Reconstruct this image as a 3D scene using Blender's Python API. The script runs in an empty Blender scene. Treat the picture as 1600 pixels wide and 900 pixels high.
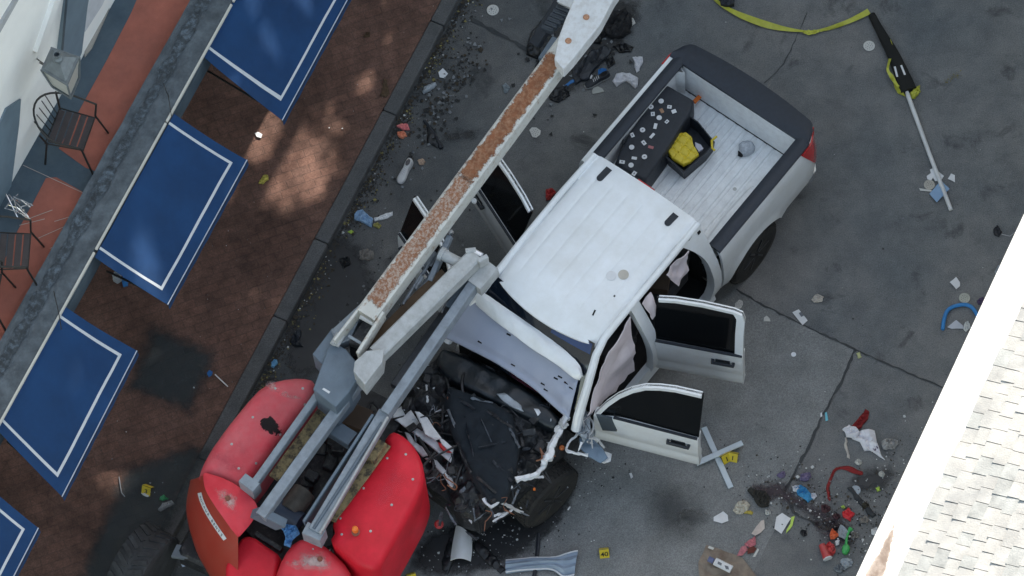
import bpy, bmesh, math, random
import numpy as np
from mathutils import Vector, Matrix, noise
from mathutils.geometry import delaunay_2d_cdt

random.seed(7)
SC = bpy.context.scene
COL = SC.collection
R = math.radians

# ------------------------------------------------------------------ camera
TH, ROLL, FPX, DIST = 1.12841005, -0.122173048, 7000.0, 50.0814760
_c, _s = math.cos(TH), math.sin(TH)
FWD = Vector((0, _c, -_s))
_up0 = Vector((0, _s, _c)); _r0 = Vector((1, 0, 0))
RT = _r0 * math.cos(ROLL) + _up0 * math.sin(ROLL)
UP = _up0 * math.cos(ROLL) - _r0 * math.sin(ROLL)
CAM = -FWD * DIST
cd = bpy.data.cameras.new('camera'); cam = bpy.data.objects.new('camera', cd); COL.objects.link(cam)
cam.matrix_world = Matrix(((RT.x, UP.x, -FWD.x, CAM.x), (RT.y, UP.y, -FWD.y, CAM.y), (RT.z, UP.z, -FWD.z, CAM.z), (0, 0, 0, 1)))
cd.sensor_width = 36; cd.lens = 36 * FPX / 1600; cd.clip_end = 600; cd.clip_start = 0.5
SC.camera = cam

# ------------------------------------------------------------------ light
STREET = R(58.6)
SU = Vector((math.cos(STREET), math.sin(STREET), 0))      # along the street
SV = Vector((math.sin(STREET), -math.cos(STREET), 0))     # across it, towards the right-hand roof
SUN_EL = R(35)
sund = SU.copy()
sdir = Vector((sund.x * math.cos(SUN_EL), sund.y * math.cos(SUN_EL), math.sin(SUN_EL)))
w = bpy.data.worlds.new('World'); SC.world = w; w.use_nodes = True
nt = w.node_tree; nt.nodes.clear()
sky = nt.nodes.new('ShaderNodeTexSky'); sky.sky_type = 'NISHITA'; sky.sun_disc = False
sky.sun_elevation = SUN_EL; sky.sun_rotation = math.atan2(sund.x, sund.y)
mul = nt.nodes.new('ShaderNodeMix'); mul.data_type = 'RGBA'; mul.blend_type = 'MULTIPLY'; mul.inputs[0].default_value = 1
mul.inputs[7].default_value = (1.0, .815, .60, 1)
bg = nt.nodes.new('ShaderNodeBackground'); bg.inputs[1].default_value = 0.15
wo = nt.nodes.new('ShaderNodeOutputWorld')
nt.links.new(sky.outputs[0], mul.inputs[6]); nt.links.new(mul.outputs[2], bg.inputs[0]); nt.links.new(bg.outputs[0], wo.inputs[0])
sl = bpy.data.lights.new('sun', 'SUN'); sl.energy = 2.0; sl.angle = R(0.53); sl.color = (1, .93, .84)
so = bpy.data.objects.new('sun', sl); COL.objects.link(so)
so.rotation_euler = sdir.to_track_quat('Z', 'Y').to_euler()
SC.view_settings.view_transform = 'Standard'; SC.view_settings.look = 'None'
SC.view_settings.exposure = 2.25; SC.view_settings.gamma = 1
SC.render.engine = 'CYCLES'
SC.cycles.use_denoising = True
SC.cycles.max_bounces = 6; SC.cycles.diffuse_bounces = 3; SC.cycles.transparent_max_bounces = 6
SC.cycles.sample_clamp_indirect = 8

# ------------------------------------------------------------------ geometry helpers
def at(px, py, z=0.0):
    d = FWD * FPX + RT * (px - 800) - UP * (py - 450)
    return CAM + d * ((z - CAM.z) / d.z)
def atv(px, py, v):                       # the point of the pixel on the vertical plane "across = v"
    d = FWD * FPX + RT * (px - 800) - UP * (py - 450)
    t = (v - CAM.dot(SV)) / d.dot(SV)
    return CAM + d * t
def S(u, v, z): return SU * u + SV * v + Vector((0, 0, z))
IDM = Matrix.Identity(4)
FR = {}                                   # root object -> its matrix

class MB:
    def __init__(s): s.v = []; s.f = []; s.m = []
    def add(s, vs, fs, mi=0):
        b = len(s.v); s.v += [Vector(p) for p in vs]
        for f in fs: s.f.append([b + i for i in f]); s.m.append(mi)
        return s
    def box(s, c, size, M=None, mi=0, bev=0.0):
        c = Vector(c); x, y, z = [k / 2 for k in size]; M = M or Matrix.Identity(3)
        if bev <= 0:
            P = [(-x, -y, -z), (x, -y, -z), (x, y, -z), (-x, y, -z), (-x, -y, z), (x, -y, z), (x, y, z), (-x, y, z)]
            F = [(0, 3, 2, 1), (4, 5, 6, 7), (0, 1, 5, 4), (1, 2, 6, 5), (2, 3, 7, 6), (3, 0, 4, 7)]
        else:
            b = min(bev, x * .9, y * .9, z * .9); P = []; F = []
            def ring(ix, iy, zz):
                k = len(P); P.extend([(-ix, -iy + b, zz), (-ix + b, -iy, zz), (ix - b, -iy, zz), (ix, -iy + b, zz), (ix, iy - b, zz), (ix - b, iy, zz), (-ix + b, iy, zz), (-ix, iy - b, zz)]); return k
            P2 = []
            r = [ring(x - b, y - b + 0, -z), ring(x, y, -z + b), ring(x, y, z - b), ring(x - b, y - b, z)]
            for a in range(3):
                for i in range(8):
                    j = (i + 1) % 8; F.append((r[a] + i, r[a] + j, r[a + 1] + j, r[a + 1] + i))
            F.append(tuple(r[0] + i for i in reversed(range(8)))); F.append(tuple(r[3] + i for i in range(8)))
        return s.add([c + M @ Vector(p) for p in P], F, mi)
    def beam(s, a, b, wd, ht, up=Vector((0, 0, 1)), mi=0, bev=0.0, w2=None):
        a = Vector(a); b = Vector(b); d = (b - a).normalized(); sd = d.cross(up).normalized(); u = sd.cross(d)
        w2 = wd if w2 is None else w2
        if bev <= 0:
            prof = lambda w_: [(-w_ / 2, -ht / 2), (w_ / 2, -ht / 2), (w_ / 2, ht / 2), (-w_ / 2, ht / 2)]
        else:
            def prof(w_):
                x, y, e = w_ / 2, ht / 2, bev
                return [(-x + e, -y), (x - e, -y), (x, -y + e), (x, y - e), (x - e, y), (-x + e, y), (-x, y - e), (-x, -y + e)]
        p0 = prof(wd); p1 = prof(w2); n = len(p0)
        V = [a + sd * x + u * y for x, y in p0] + [b + sd * x + u * y for x, y in p1]
        F = [(i, (i + 1) % n, n + (i + 1) % n, n + i) for i in range(n)] + [tuple(reversed(range(n))), tuple(range(n, 2 * n))]
        return s.add(V, F, mi)
    def tube(s, pts, r, n=8, mi=0, closed=False):
        pts = [Vector(p) for p in pts]; N = len(pts); V = []; F = []; pu = None
        rr = r if isinstance(r, (list, tuple)) else [r] * N
        for i, p in enumerate(pts):
            if closed: d = pts[(i + 1) % N] - pts[i - 1]
            else: d = (pts[min(i + 1, N - 1)] - pts[max(i - 1, 0)])
            if d.length < 1e-9: d = Vector((0, 0, 1))
            d.normalize()
            if pu is None: pu = Vector((0, 0, 1)) if abs(d.z) < .9 else Vector((1, 0, 0))
            sd = d.cross(pu).normalized(); u = sd.cross(d).normalized(); pu = u
            for k in range(n):
                a = 2 * math.pi * k / n; V.append(p + (sd * math.cos(a) + u * math.sin(a)) * rr[i])
        for i in range(N if closed else N - 1):
            j = (i + 1) % N
            for k in range(n):
                F.append((i * n + k, i * n + (k + 1) % n, j * n + (k + 1) % n, j * n + k))
        if not closed: F += [tuple(reversed(range(n))), tuple(range((N - 1) * n, N * n))]
        return s.add(V, F, mi)
    def lathe(s, prof, c=(0, 0, 0), M=None, n=24, mi=0, jit=0.0):
        c = Vector(c); M = M or Matrix.Identity(3); V = []; F = []
        for r, z in prof:
            for k in range(n):
                a = 2 * math.pi * k / n; q = r * (1 + jit * math.sin(3 * a + z * 9))
                V.append(c + M @ Vector((q * math.cos(a), q * math.sin(a), z)))
        for i in range(len(prof) - 1):
            for k in range(n):
                F.append((i * n + k, i * n + (k + 1) % n, (i + 1) * n + (k + 1) % n, (i + 1) * n + k))
        F += [tuple(reversed(range(n))), tuple(range((len(prof) - 1) * n, len(prof) * n))]
        return s.add(V, F, mi)
    def prism(s, outline, off, mi=0):     # outline: 3D points; off: vector from the outline to its copy below
        P = [Vector(p) for p in outline]; off = Vector(off); n = len(P)
        nrm = Vector((0, 0, 0))
        for i in range(n): nrm += P[i].cross(P[(i + 1) % n])
        if nrm.dot(off) > 0: P.reverse()
        V = P + [p + off for p in P]
        F = [tuple(range(n)), tuple(reversed(range(n, 2 * n)))] + [(i, n + i, n + (i + 1) % n, (i + 1) % n) for i in range(n)]
        return s.add(V, F, mi)
    def grid(s, fn, nu, nv, mi=0, flip=False):
        V = [fn(i / nu, j / nv) for i in range(nu + 1) for j in range(nv + 1)]; F = []
        for i in range(nu):
            for j in range(nv):
                a = i * (nv + 1) + j; q = (a, a + 1, a + nv + 2, a + nv + 1)
                F.append(q[::-1] if flip else q)
        return s.add(V, F, mi)
    def slab(s, fn, nu, nv, off, mi=0):   # a closed sheet with thickness vector off
        off = Vector(off); k = (nu + 1) * (nv + 1)
        T = [Vector(fn(i / nu, j / nv)) for i in range(nu + 1) for j in range(nv + 1)]; V = T + [p + off for p in T]; F = []
        ix = lambda i, j: i * (nv + 1) + j
        for i in range(nu):
            for j in range(nv):
                q = (ix(i, j), ix(i, j + 1), ix(i + 1, j + 1), ix(i + 1, j)); F.append(q[::-1]); F.append(tuple(k + a for a in q))
        for i in range(nu):
            F.append((ix(i, 0), ix(i + 1, 0), k + ix(i + 1, 0), k + ix(i, 0))[::-1]); F.append((ix(i, nv), ix(i + 1, nv), k + ix(i + 1, nv), k + ix(i, nv)))
        for j in range(nv):
            F.append((ix(0, j), ix(0, j + 1), k + ix(0, j + 1), k + ix(0, j))); F.append((ix(nu, j), ix(nu, j + 1), k + ix(nu, j + 1), k + ix(nu, j))[::-1])
        return s.add(V, F, mi)
    def build(s, name, mats, parent=None, smooth=False, world=True, bevel=0, angle=35):
        V = s.v
        if parent is not None and world:
            I = FR[parent].inverted(); V = [I @ p for p in V]
        me = bpy.data.meshes.new(name); me.from_pydata([tuple(p) for p in V], [], s.f)
        if not isinstance(mats, (list, tuple)): mats = [mats]
        for m_ in mats: me.materials.append(m_)
        for p, i in zip(me.polygons, s.m): p.material_index = i
        me.validate()
        if len(me.polygons) == 0: print('EMPTY', name)
        b = bmesh.new(); b.from_mesh(me)
        bmesh.ops.remove_doubles(b, verts=b.verts, dist=1e-5)
        bmesh.ops.recalc_face_normals(b, faces=b.faces); b.to_mesh(me); b.free()
        if smooth: me.shade_smooth(); me.set_sharp_from_angle(angle=R(angle))
        o = bpy.data.objects.new(name, me); COL.objects.link(o)
        if parent is not None: o.parent = parent; FR[o] = FR[parent]
        if bevel:
            bm_ = o.modifiers.new('bevel', 'BEVEL'); bm_.width = bevel; bm_.segments = 2; bm_.limit_method = 'ANGLE'; bm_.angle_limit = R(35)
            if smooth is False: pass
        return o

def tag(o, label=None, cat=None, group=None, kind=None):
    if label: o['label'] = label
    if cat: o['category'] = cat
    if group: o['group'] = group
    if kind: o['kind'] = kind
    return o
def root(name, loc, rz, label, cat, group=None, M=None):
    o = bpy.data.objects.new(name, None); COL.objects.link(o); o.empty_display_size = .2
    m = M or (Matrix.Translation(Vector(loc)) @ Matrix.Rotation(rz, 4, 'Z'))
    o.matrix_world = m
    if M is None: o.location = loc; o.rotation_euler = (0, 0, rz)
    FR[o] = m.copy(); return tag(o, label, cat, group)
def kids(o): return [c for c in bpy.data.objects if c.parent == o]
def copy_tree(o, parent=None):
    c = o.copy(); COL.objects.link(c); c.parent = parent
    for k in kids(o): copy_tree(k, c)
    return c

def resample(P, step):
    P = [Vector(p) for p in P]; out = []
    for i in range(len(P)):
        a, b = P[i], P[(i + 1) % len(P)]; n = max(1, int((b - a).length / step))
        for k in range(n): out.append(a.lerp(b, k / n))
    return out
def chaikin(P, it=2):
    for _ in range(it):
        Q = []
        for i in range(len(P)):
            a, b = P[i], P[(i + 1) % len(P)]; Q += [a.lerp(b, .25), a.lerp(b, .75)]
        P = Q
    return P
def sheet2d(outline, step, seed=0, insets=()):
    """points, triangles and distances to the edge for the area inside a closed outline of 2D points"""
    O = [Vector((p[0], p[1])) for p in outline]
    A = np.array([(p.x, p.y) for p in O]); B = np.roll(A, -1, 0)
    def dist(p):
        d = B - A; t = np.clip(((p - A) * d).sum(1) / np.maximum((d * d).sum(1), 1e-12), 0, 1)
        return np.sqrt((((A + d * t[:, None]) - p) ** 2).sum(1)).min()
    def inside(p):
        x, y = p; c = (A[:, 1] > y) != (B[:, 1] > y)
        with np.errstate(divide='ignore', invalid='ignore'):
            xi = (B[:, 0] - A[:, 0]) * (y - A[:, 1]) / (B[:, 1] - A[:, 1]) + A[:, 0]
        return bool((c & (x < xi)).sum() % 2)
    pts = list(O); rnd = random.Random(seed)
    area = sum(A[i][0] * B[i][1] - A[i][1] * B[i][0] for i in range(len(A)))
    sg = 1 if area > 0 else -1
    for ins in insets:
        for i in range(len(O)):
            d = (O[(i + 1) % len(O)] - O[i - 1]); 
            if d.length < 1e-9: continue
            d.normalize(); nrm = Vector((-d.y, d.x)) * sg; p = O[i] + nrm * ins
            if inside((p.x, p.y)) and dist(np.array((p.x, p.y))) > ins * .9: pts.append(p)
    mn = A.min(0); mx = A.max(0); lim = (max(insets) if insets else 0) + step * .45
    y = mn[1]; row = 0
    while y < mx[1]:
        x = mn[0] + (step * .5 if row % 2 else 0)
        while x < mx[0]:
            q = (x + rnd.uniform(-.2, .2) * step, y + rnd.uniform(-.2, .2) * step)
            if inside(q) and dist(np.array(q)) > lim: pts.append(Vector(q))
            x += step
        y += step * .87; row += 1
    n = len(O)
    vs, es, fs, *_ = delaunay_2d_cdt(pts, [(i, (i + 1) % n) for i in range(n)], [], 1, 1e-6)
    ds = [dist(np.array((v.x, v.y))) for v in vs]
    return vs, [tuple(f) for f in fs], ds, n

def dome(mb, outline, ztop, zbot, rad, step=.06, crown=0.0, fn=None, mi=0, zfn=None, open_bottom=False, smooth_it=0):
    """closed body: rounded top over an outline of world points, vertical sides to zbot"""
    O = [Vector((p[0], p[1])) for p in outline]
    if smooth_it: O = chaikin(resample(O, step * 3), smooth_it)
    O = resample(O, step * .8)
    ins = [rad * .08, rad * .3, rad * .65, rad] if rad > 0 else []
    vs, fs, ds, n = sheet2d(O, step, insets=ins)
    mxd = max(ds) or 1; T = []
    for v, d in zip(vs, ds):
        e = rad - math.sqrt(max(rad * rad - (rad - d) ** 2, 0)) if d < rad and rad > 0 else 0
        zt = ztop(v.x, v.y) if callable(ztop) else ztop
        z = zt - e + crown * (d / mxd) ** .7
        if fn: z += fn(v.x, v.y, d)
        T.append(Vector((v.x, v.y, z)))
    k = len(T); zb = (lambda p: zbot(p.x, p.y)) if callable(zbot) else (lambda p: zbot)
    Bv = [Vector((p.x, p.y, min(zb(p), p.z - .002))) for p in T]
    cnt = {}
    for f in fs:
        for a, b in zip(f, f[1:] + f[:1]): cnt[(a, b)] = 1
    F = list(fs) + [tuple(k + i for i in reversed(f)) for f in fs]
    for (a, b) in list(cnt):
        if (b, a) not in cnt: F.append((b, a, k + a, k + b))
    return mb.add(T + Bv, F, mi)

def px3(pts, z):                          # pixels -> world; z a number or a third entry per pixel
    return [at(p[0], p[1], p[2] if len(p) > 2 else z) for p in pts]

# ------------------------------------------------------------------ materials
MT = {}
def mat(name, c, rough=.6, metal=0.0, var=.18, scale=3.0, bump=.0, bscale=60, c2=None, amt=.5, c2scale=2.0, sharp=.12, spec=.5, coat=0, trans=0, emis=None, alpha=None, spots=None):
    if name in MT: return MT[name]
    m = bpy.data.materials.new(name); m.use_nodes = True; N = m.node_tree.nodes; L = m.node_tree.links
    b = N['Principled BSDF']; b.inputs['Roughness'].default_value = rough; b.inputs['Metallic'].default_value = metal
    b.inputs['Specular IOR Level'].default_value = spec
    if coat: b.inputs['Coat Weight'].default_value = coat; b.inputs['Coat Roughness'].default_value = .15
    if trans: b.inputs['Transmission Weight'].default_value = trans
    if alpha is not None: b.inputs['Alpha'].default_value = alpha
    tc = N.new('ShaderNodeTexCoord'); src = tc.outputs['Object']
    n1 = N.new('ShaderNodeTexNoise'); n1.inputs['Scale'].default_value = scale; n1.inputs['Detail'].default_value = 8; n1.inputs['Roughness'].default_value = .65
    L.new(src, n1.inputs['Vector'])
    mp = N.new('ShaderNodeMapRange'); mp.inputs[1].default_value = .3; mp.inputs[2].default_value = .7; mp.inputs[3].default_value = 1 - var; mp.inputs[4].default_value = 1 + var
    L.new(n1.outputs['Fac'], mp.inputs[0])
    base = N.new('ShaderNodeMix'); base.data_type = 'RGBA'; base.inputs[6].default_value = (*c, 1); base.inputs[7].default_value = (*(c2 or c), 1); base.inputs[0].default_value = 0
    if c2:
        n2 = N.new('ShaderNodeTexNoise'); n2.inputs['Scale'].default_value = c2scale; n2.inputs['Detail'].default_value = 9; n2.inputs['Roughness'].default_value = .7; L.new(src, n2.inputs['Vector'])
        r2 = N.new('ShaderNodeMapRange'); t = 1 - amt; t = .32 + t * .36
        r2.inputs[1].default_value = t - sharp / 2; r2.inputs[2].default_value = t + sharp / 2; L.new(n2.outputs['Fac'], r2.inputs[0]); L.new(r2.outputs[0], base.inputs[0])
    mu = N.new('ShaderNodeMix'); mu.data_type = 'RGBA'; mu.blend_type = 'MULTIPLY'; mu.inputs[0].default_value = 1
    L.new(base.outputs[2], mu.inputs[6]); L.new(mp.outputs[0], mu.inputs[7]); L.new(mu.outputs[2], b.inputs['Base Color'])
    if bump:
        n3 = N.new('ShaderNodeTexNoise'); n3.inputs['Scale'].default_value = bscale; n3.inputs['Detail'].default_value = 5; L.new(src, n3.inputs['Vector'])
        bp = N.new('ShaderNodeBump'); bp.inputs['Strength'].default_value = min(1, bump); bp.inputs['Distance'].default_value = .01; L.new(n3.outputs['Fac'], bp.inputs['Height']); L.new(bp.outputs[0], b.inputs['Normal'])
    if emis: b.inputs['Emission Color'].default_value = (*emis[:3], 1); b.inputs['Emission Strength'].default_value = emis[3]
    MT[name] = m; return m

WHITE = mat('white_paint', (.80, .82, .84), .32, var=.03, scale=2, coat=.4, c2=(.66, .66, .64), amt=.25, c2scale=3, sharp=.5)
WHITE_D = mat('dusty_white_paint', (.72, .73, .75), .42, var=.06, scale=5, c2=(.5, .5, .5), amt=.2, c2scale=8, sharp=.3)
BEDM = mat('bed_liner_white', (.86, .87, .87), .55, var=.05, scale=6, c2=(.66, .66, .66), amt=.3, c2scale=12, sharp=.35, bump=.15)
BLACKP = mat('black_plastic', (.016, .02, .028), .55, var=.25, scale=20, bump=.3, bscale=200)
NAVYP = mat('bed_rail_plastic', (.014, .020, .032), .5, var=.2, scale=20, bump=.3, bscale=220)
RUBBER = mat('tyre_rubber', (.018, .017, .016), .85, var=.3, scale=14, bump=.5, bscale=60, c2=(.05, .045, .035), amt=.3, c2scale=6)
RIM = mat('dark_alloy', (.06, .06, .065), .4, metal=.6, var=.2)
GLASSD = mat('tinted_glass', (.005, .006, .007), .06, var=.1, spec=.35)
WSHIELD = mat('windshield_glass', (.006, .010, .018), .05, var=.2, spec=.6)
DARKM = mat('dark_machinery', (.011, .012, .015), .55, var=.5, scale=12, bump=.7, bscale=30, c2=(.05, .05, .05), amt=.3, c2scale=15)
DARKCLOTH = mat('dark_fabric', (.008, .013, .019), .9, var=.25, scale=8, bump=.4, bscale=90)
BLACK = mat('black_void_fabric', (.006, .006, .007), .9, var=.4, scale=10)
LAV = mat('hood_underside', (.38, .41, .50), .5, var=.08, scale=3, c2=(.28, .31, .40), amt=.35, c2scale=3, sharp=.4)
AIRBAG = mat('airbag_cloth', (.66, .58, .60), .85, var=.07, scale=5, bump=.3, bscale=25)
GREYM = mat('grey_painted_steel', (.25, .285, .325), .5, var=.08, scale=5, c2=(.17, .19, .215), amt=.35, c2scale=7, sharp=.25, bump=.15)
GREYL = mat('pale_painted_steel', (.44, .45, .455), .5, var=.07, scale=4, c2=(.31, .31, .30), amt=.35, c2scale=9, sharp=.3, bump=.2)
BLUEG = mat('blue_grey_steel', (.13, .17, .21), .55, var=.12, scale=4, bump=.2, c2=(.11, .14, .18), amt=.4, c2scale=6, sharp=.3)
CREAM = mat('boom_cream_paint', (.58, .57, .53), .5, var=.08, scale=5, c2=(.36, .27, .20), amt=.2, c2scale=14, sharp=.12, bump=.2)
BOOMW = mat('boom_white_paint', (.66, .66, .66), .45, var=.05, scale=4, c2=(.5, .47, .44), amt=.25, c2scale=12, sharp=.3)
RUST = mat('rusted_steel', (.22, .082, .036), .85, var=.25, scale=14, c2=(.33, .18, .105), amt=.36, c2scale=26, sharp=.25, bump=.5, bscale=80)
RUST2 = mat('rusted_speckled_paint', (.40, .31, .25), .75, var=.15, scale=9, c2=(.26, .11, .055), amt=.55, c2scale=34, sharp=.14, bump=.4, bscale=80)
BROWN = mat('brown_oxide_steel', (.085, .052, .028), .8, var=.3, scale=7, bump=.3)
WOOD = mat('dirty_ochre_board', (.26, .20, .10), .85, var=.3, scale=9, c2=(.05, .04, .03), amt=.45, c2scale=12, sharp=.15, bump=.4)
REDF = mat('faded_red_fibreglass', (.64, .04, .065), .6, spec=.3, var=.12, scale=3, c2=(.60, .16, .17), amt=.55, c2scale=1.6, sharp=.4)
REDB = mat('bright_red_fibreglass', (.70, .018, .038), .5, spec=.25, var=.08, scale=3, c2=(.50, .012, .02), amt=.35, c2scale=2.5, sharp=.4, coat=.08, bump=.08, bscale=200)
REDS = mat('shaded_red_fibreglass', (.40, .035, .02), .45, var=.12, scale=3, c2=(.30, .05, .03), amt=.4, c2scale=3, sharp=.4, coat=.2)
SCUFF = mat('scuffed_gelcoat', (.62, .50, .46), .8, var=.25, scale=24, bump=.3)
STEELB = mat('bare_bolt', (.45, .45, .43), .4, metal=.5, var=.2)
YEL = mat('yellow_plastic', (.62, .47, .03), .45, var=.05)
YTAPE = mat('yellow_barrier_tape', (.50, .50, .07), .5, var=.10, scale=20, c2=(.42, .42, .03), amt=.4, c2scale=9, sharp=.3)
AWN = mat('blue_awning_canvas', (.004, .033, .105), .95, var=.20, scale=2.2, bump=.15, bscale=300, c2=(.006, .040, .118), amt=.4, c2scale=1.4, sharp=.5)
STRIPE = mat('white_stripe_tape', (.48, .50, .52), .7, var=.08, scale=12)
PIPING = mat('awning_piping', (.45, .48, .55), .7, var=.2, scale=10)
IRON = mat('black_wrought_iron', (.012, .011, .010), .5, var=.3, scale=20)
STUCCO = mat('white_stucco', (.80, .79, .76), .85, var=.05, scale=1.5, c2=(.74, .73, .70), amt=.3, c2scale=1.2, sharp=.4, bump=.1, bscale=90)
SHUT = mat('grey_blue_paint', (.13, .18, .22), .6, var=.12, scale=4)
SLATE = mat('blue_grey_floor_paint', (.068, .095, .115), .8, var=.14, scale=5, c2=(.04, .065, .09), amt=.4, c2scale=3, sharp=.4, bump=.2)
TERRA = mat('terracotta_floor', (.34, .105, .070), .85, var=.12, scale=6, c2=(.25, .085, .06), amt=.4, c2scale=2.5, sharp=.4, bump=.2)
GROUT = mat('pale_grout', (.40, .34, .30), .9, var=.2)
LEDGE = mat('weathered_ledge', (.112, .132, .150), .85, var=.28, scale=7, c2=(.06, .072, .084), amt=.5, c2scale=4, sharp=.3, bump=.6, bscale=30)
LEDGE_T = mat('tar_streak', (.030, .038, .046), .7, var=.4, scale=10, c2=(.10, .13, .16), amt=.35, c2scale=16, sharp=.2, bump=.5)
TANR = mat('tan_stone', (.30, .28, .25), .85, var=.15, scale=6, bump=.3)
ROOFW = mat('white_roof_coating', (.80, .79, .75), .7, var=.05, scale=2, c2=(.70, .68, .62), amt=.2, c2scale=3, sharp=.3)
SHING = mat('pale_slate_shingle', (.41, .405, .38), .8, var=.14, scale=5, c2=(.27, .275, .27), amt=.44, c2scale=2.2, sharp=.35, bump=.4)
RSTAIN = mat('roof_stain', (.21, .155, .12), .85, var=.25, scale=4, c2=(.45, .40, .35), amt=.4, c2scale=4, sharp=.3)
KERB = mat('kerb_stone', (.110, .108, .108), .85, var=.16, scale=5, bump=.3, c2=(.075, .076, .076), amt=.4, c2scale=3, sharp=.3)
PAPER = mat('white_paper', (.68, .68, .69), .8, var=.06, scale=14)
CLOTHW = mat('white_cloth', (.62, .62, .66), .9, var=.06, scale=12)
BEIGE = mat('beige_litter', (.50, .45, .40), .85, var=.12, scale=16)
CARDB = mat('cardboard', (.26, .21, .165), .9, var=.10, scale=8, c2=(.14, .10, .08), amt=.25, c2scale=6, sharp=.3)
BLUEL = mat('light_blue_card', (.22, .34, .50), .6, var=.06)
BLUEB = mat('bright_blue_plastic', (.03, .16, .42), .45, var=.12, scale=10)
TEALB = mat('teal_blue_cloth', (.05, .26, .50), .8, var=.2, scale=16)
TUBEB = mat('blue_tube_foam', (.03, .20, .48), .5, var=.1, scale=8)
REDC = mat('red_cloth', (.22, .014, .014), .85, var=.2, scale=14)
REDP = mat('red_plastic', (.45, .05, .05), .4, var=.1)
PINKP = mat('pink_flower_cloth', (.75, .22, .22), .8, var=.3, scale=30)
ORANGE = mat('orange_plastic', (.85, .20, .03), .45, var=.1)
GREENP = mat('green_plastic', (.05, .36, .09), .4, var=.1, scale=10)
LIME = mat('lime_plastic', (.45, .60, .10), .5, var=.1)
GREYC = mat('grey_clear_plastic', (.34, .37, .40), .4, var=.2, scale=14)
GREYT = mat('taupe_litter', (.22, .20, .18), .9, var=.25, scale=14)
TAPEW = mat('white_slat', (.52, .58, .63), .6, var=.08)
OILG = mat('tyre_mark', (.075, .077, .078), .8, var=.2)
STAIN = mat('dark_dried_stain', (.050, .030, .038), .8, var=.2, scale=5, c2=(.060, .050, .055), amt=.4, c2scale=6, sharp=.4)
WET_SHADE = mat('wet_stain_and_shade', (.020, .021, .023), .45, var=.3, scale=5)  # wet stains, and also the contact shade painted on the road
INK = mat('black_ink', (.01, .01, .012), .6, var=.1)
TAILR = mat('tail_light_red', (.50, .02, .02), .15, var=.15, coat=.5)
CHROME = mat('chrome', (.6, .6, .62), .2, metal=.8, var=.1)
REDTAPE = mat('red_light_strip', (.5, .02, .02), .4)

def road_mat():
    m = bpy.data.materials.new('asphalt'); m.use_nodes = True; N = m.node_tree.nodes; L = m.node_tree.links; b = N['Principled BSDF']
    tc = N.new('ShaderNodeTexCoord')
    def nz(sc, det=8, ro=.6, dist=0):
        n = N.new('ShaderNodeTexNoise'); n.inputs['Scale'].default_value = sc; n.inputs['Detail'].default_value = det; n.inputs['Roughness'].default_value = ro; n.inputs['Distortion'].default_value = dist
        L.new(tc.outputs['Object'], n.inputs['Vector']); return n.outputs['Fac']
    def ramp(src, a, b_, c1, c2):
        r = N.new('ShaderNodeValToRGB'); r.color_ramp.elements[0].position = a; r.color_ramp.elements[1].position = b_
        r.color_ramp.elements[0].color = (*c1, 1); r.color_ramp.elements[1].color = (*c2, 1); L.new(src, r.inputs[0]); return r.outputs[0]
    def mix(a, b_, mode='MULTIPLY', f=1):
        x = N.new('ShaderNodeMix'); x.data_type = 'RGBA'; x.blend_type = mode; x.inputs[0].default_value = f; L.new(a, x.inputs[6]); L.new(b_, x.inputs[7]); return x.outputs[2]
    base = ramp(nz(.55, 6, .55), .35, .65, (.126, .135, .142), (.194, .190, .186))
    mid = ramp(nz(3.2, 9, .7), .3, .7, (.74, .75, .76), (1.20, 1.19, 1.17))
    fine = ramp(nz(75, 5, .7), .25, .75, (.55, .55, .55), (1.5, 1.5, 1.5))
    spots = ramp(nz(2.1, 5, .6, .6), .30, .40, (.55, .55, .56), (1, 1, 1))
    pale = ramp(nz(34, 2, .5), .73, .80, (1, 1, 1), (1.9, 1.9, 1.8))
    c = mix(mix(mix(mix(base, mid), fine), spots), pale)
    # damp, dirty gutter side of the street
    sep = N.new('ShaderNodeSeparateXYZ'); L.new(tc.outputs['Object'], sep.inputs[0])
    def lin(ax, ay, k):
        a = N.new('ShaderNodeMath'); a.operation = 'MULTIPLY'; a.inputs[1].default_value = ax; L.new(sep.outputs[0], a.inputs[0])
        b2 = N.new('ShaderNodeMath'); b2.operation = 'MULTIPLY_ADD'; b2.inputs[1].default_value = ay; L.new(sep.outputs[1], b2.inputs[0]); L.new(a.outputs[0], b2.inputs[2])
        c_ = N.new('ShaderNodeMath'); c_.operation = 'ADD'; c_.inputs[1].default_value = k; L.new(b2.outputs[0], c_.inputs[0]); return c_.outputs[0]
    v = lin(SV.x, SV.y, 0)
    ad = N.new('ShaderNodeMath'); ad.operation = 'MULTIPLY_ADD'; ad.inputs[1].default_value = 1.3; L.new(nz(1.1, 5, .6), ad.inputs[0]); L.new(v, ad.inputs[2])
    r = N.new('ShaderNodeMapRange'); r.inputs[1].default_value = -1.7; r.inputs[2].default_value = .6; r.inputs[3].default_value = .50; r.inputs[4].default_value = 1.0; L.new(ad.outputs[0], r.inputs[0])
    c = mix(c, r.outputs[0])
    L.new(c, b.inputs['Base Color']); b.inputs['Roughness'].default_value = .85; b.inputs['Specular IOR Level'].default_value = .3
    bp = N.new('ShaderNodeBump'); bp.inputs['Strength'].default_value = .7; bp.inputs['Distance'].default_value = .008; L.new(nz(90, 4), bp.inputs['Height']); L.new(bp.outputs[0], b.inputs['Normal'])
    return m
ROAD = road_mat()
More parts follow.
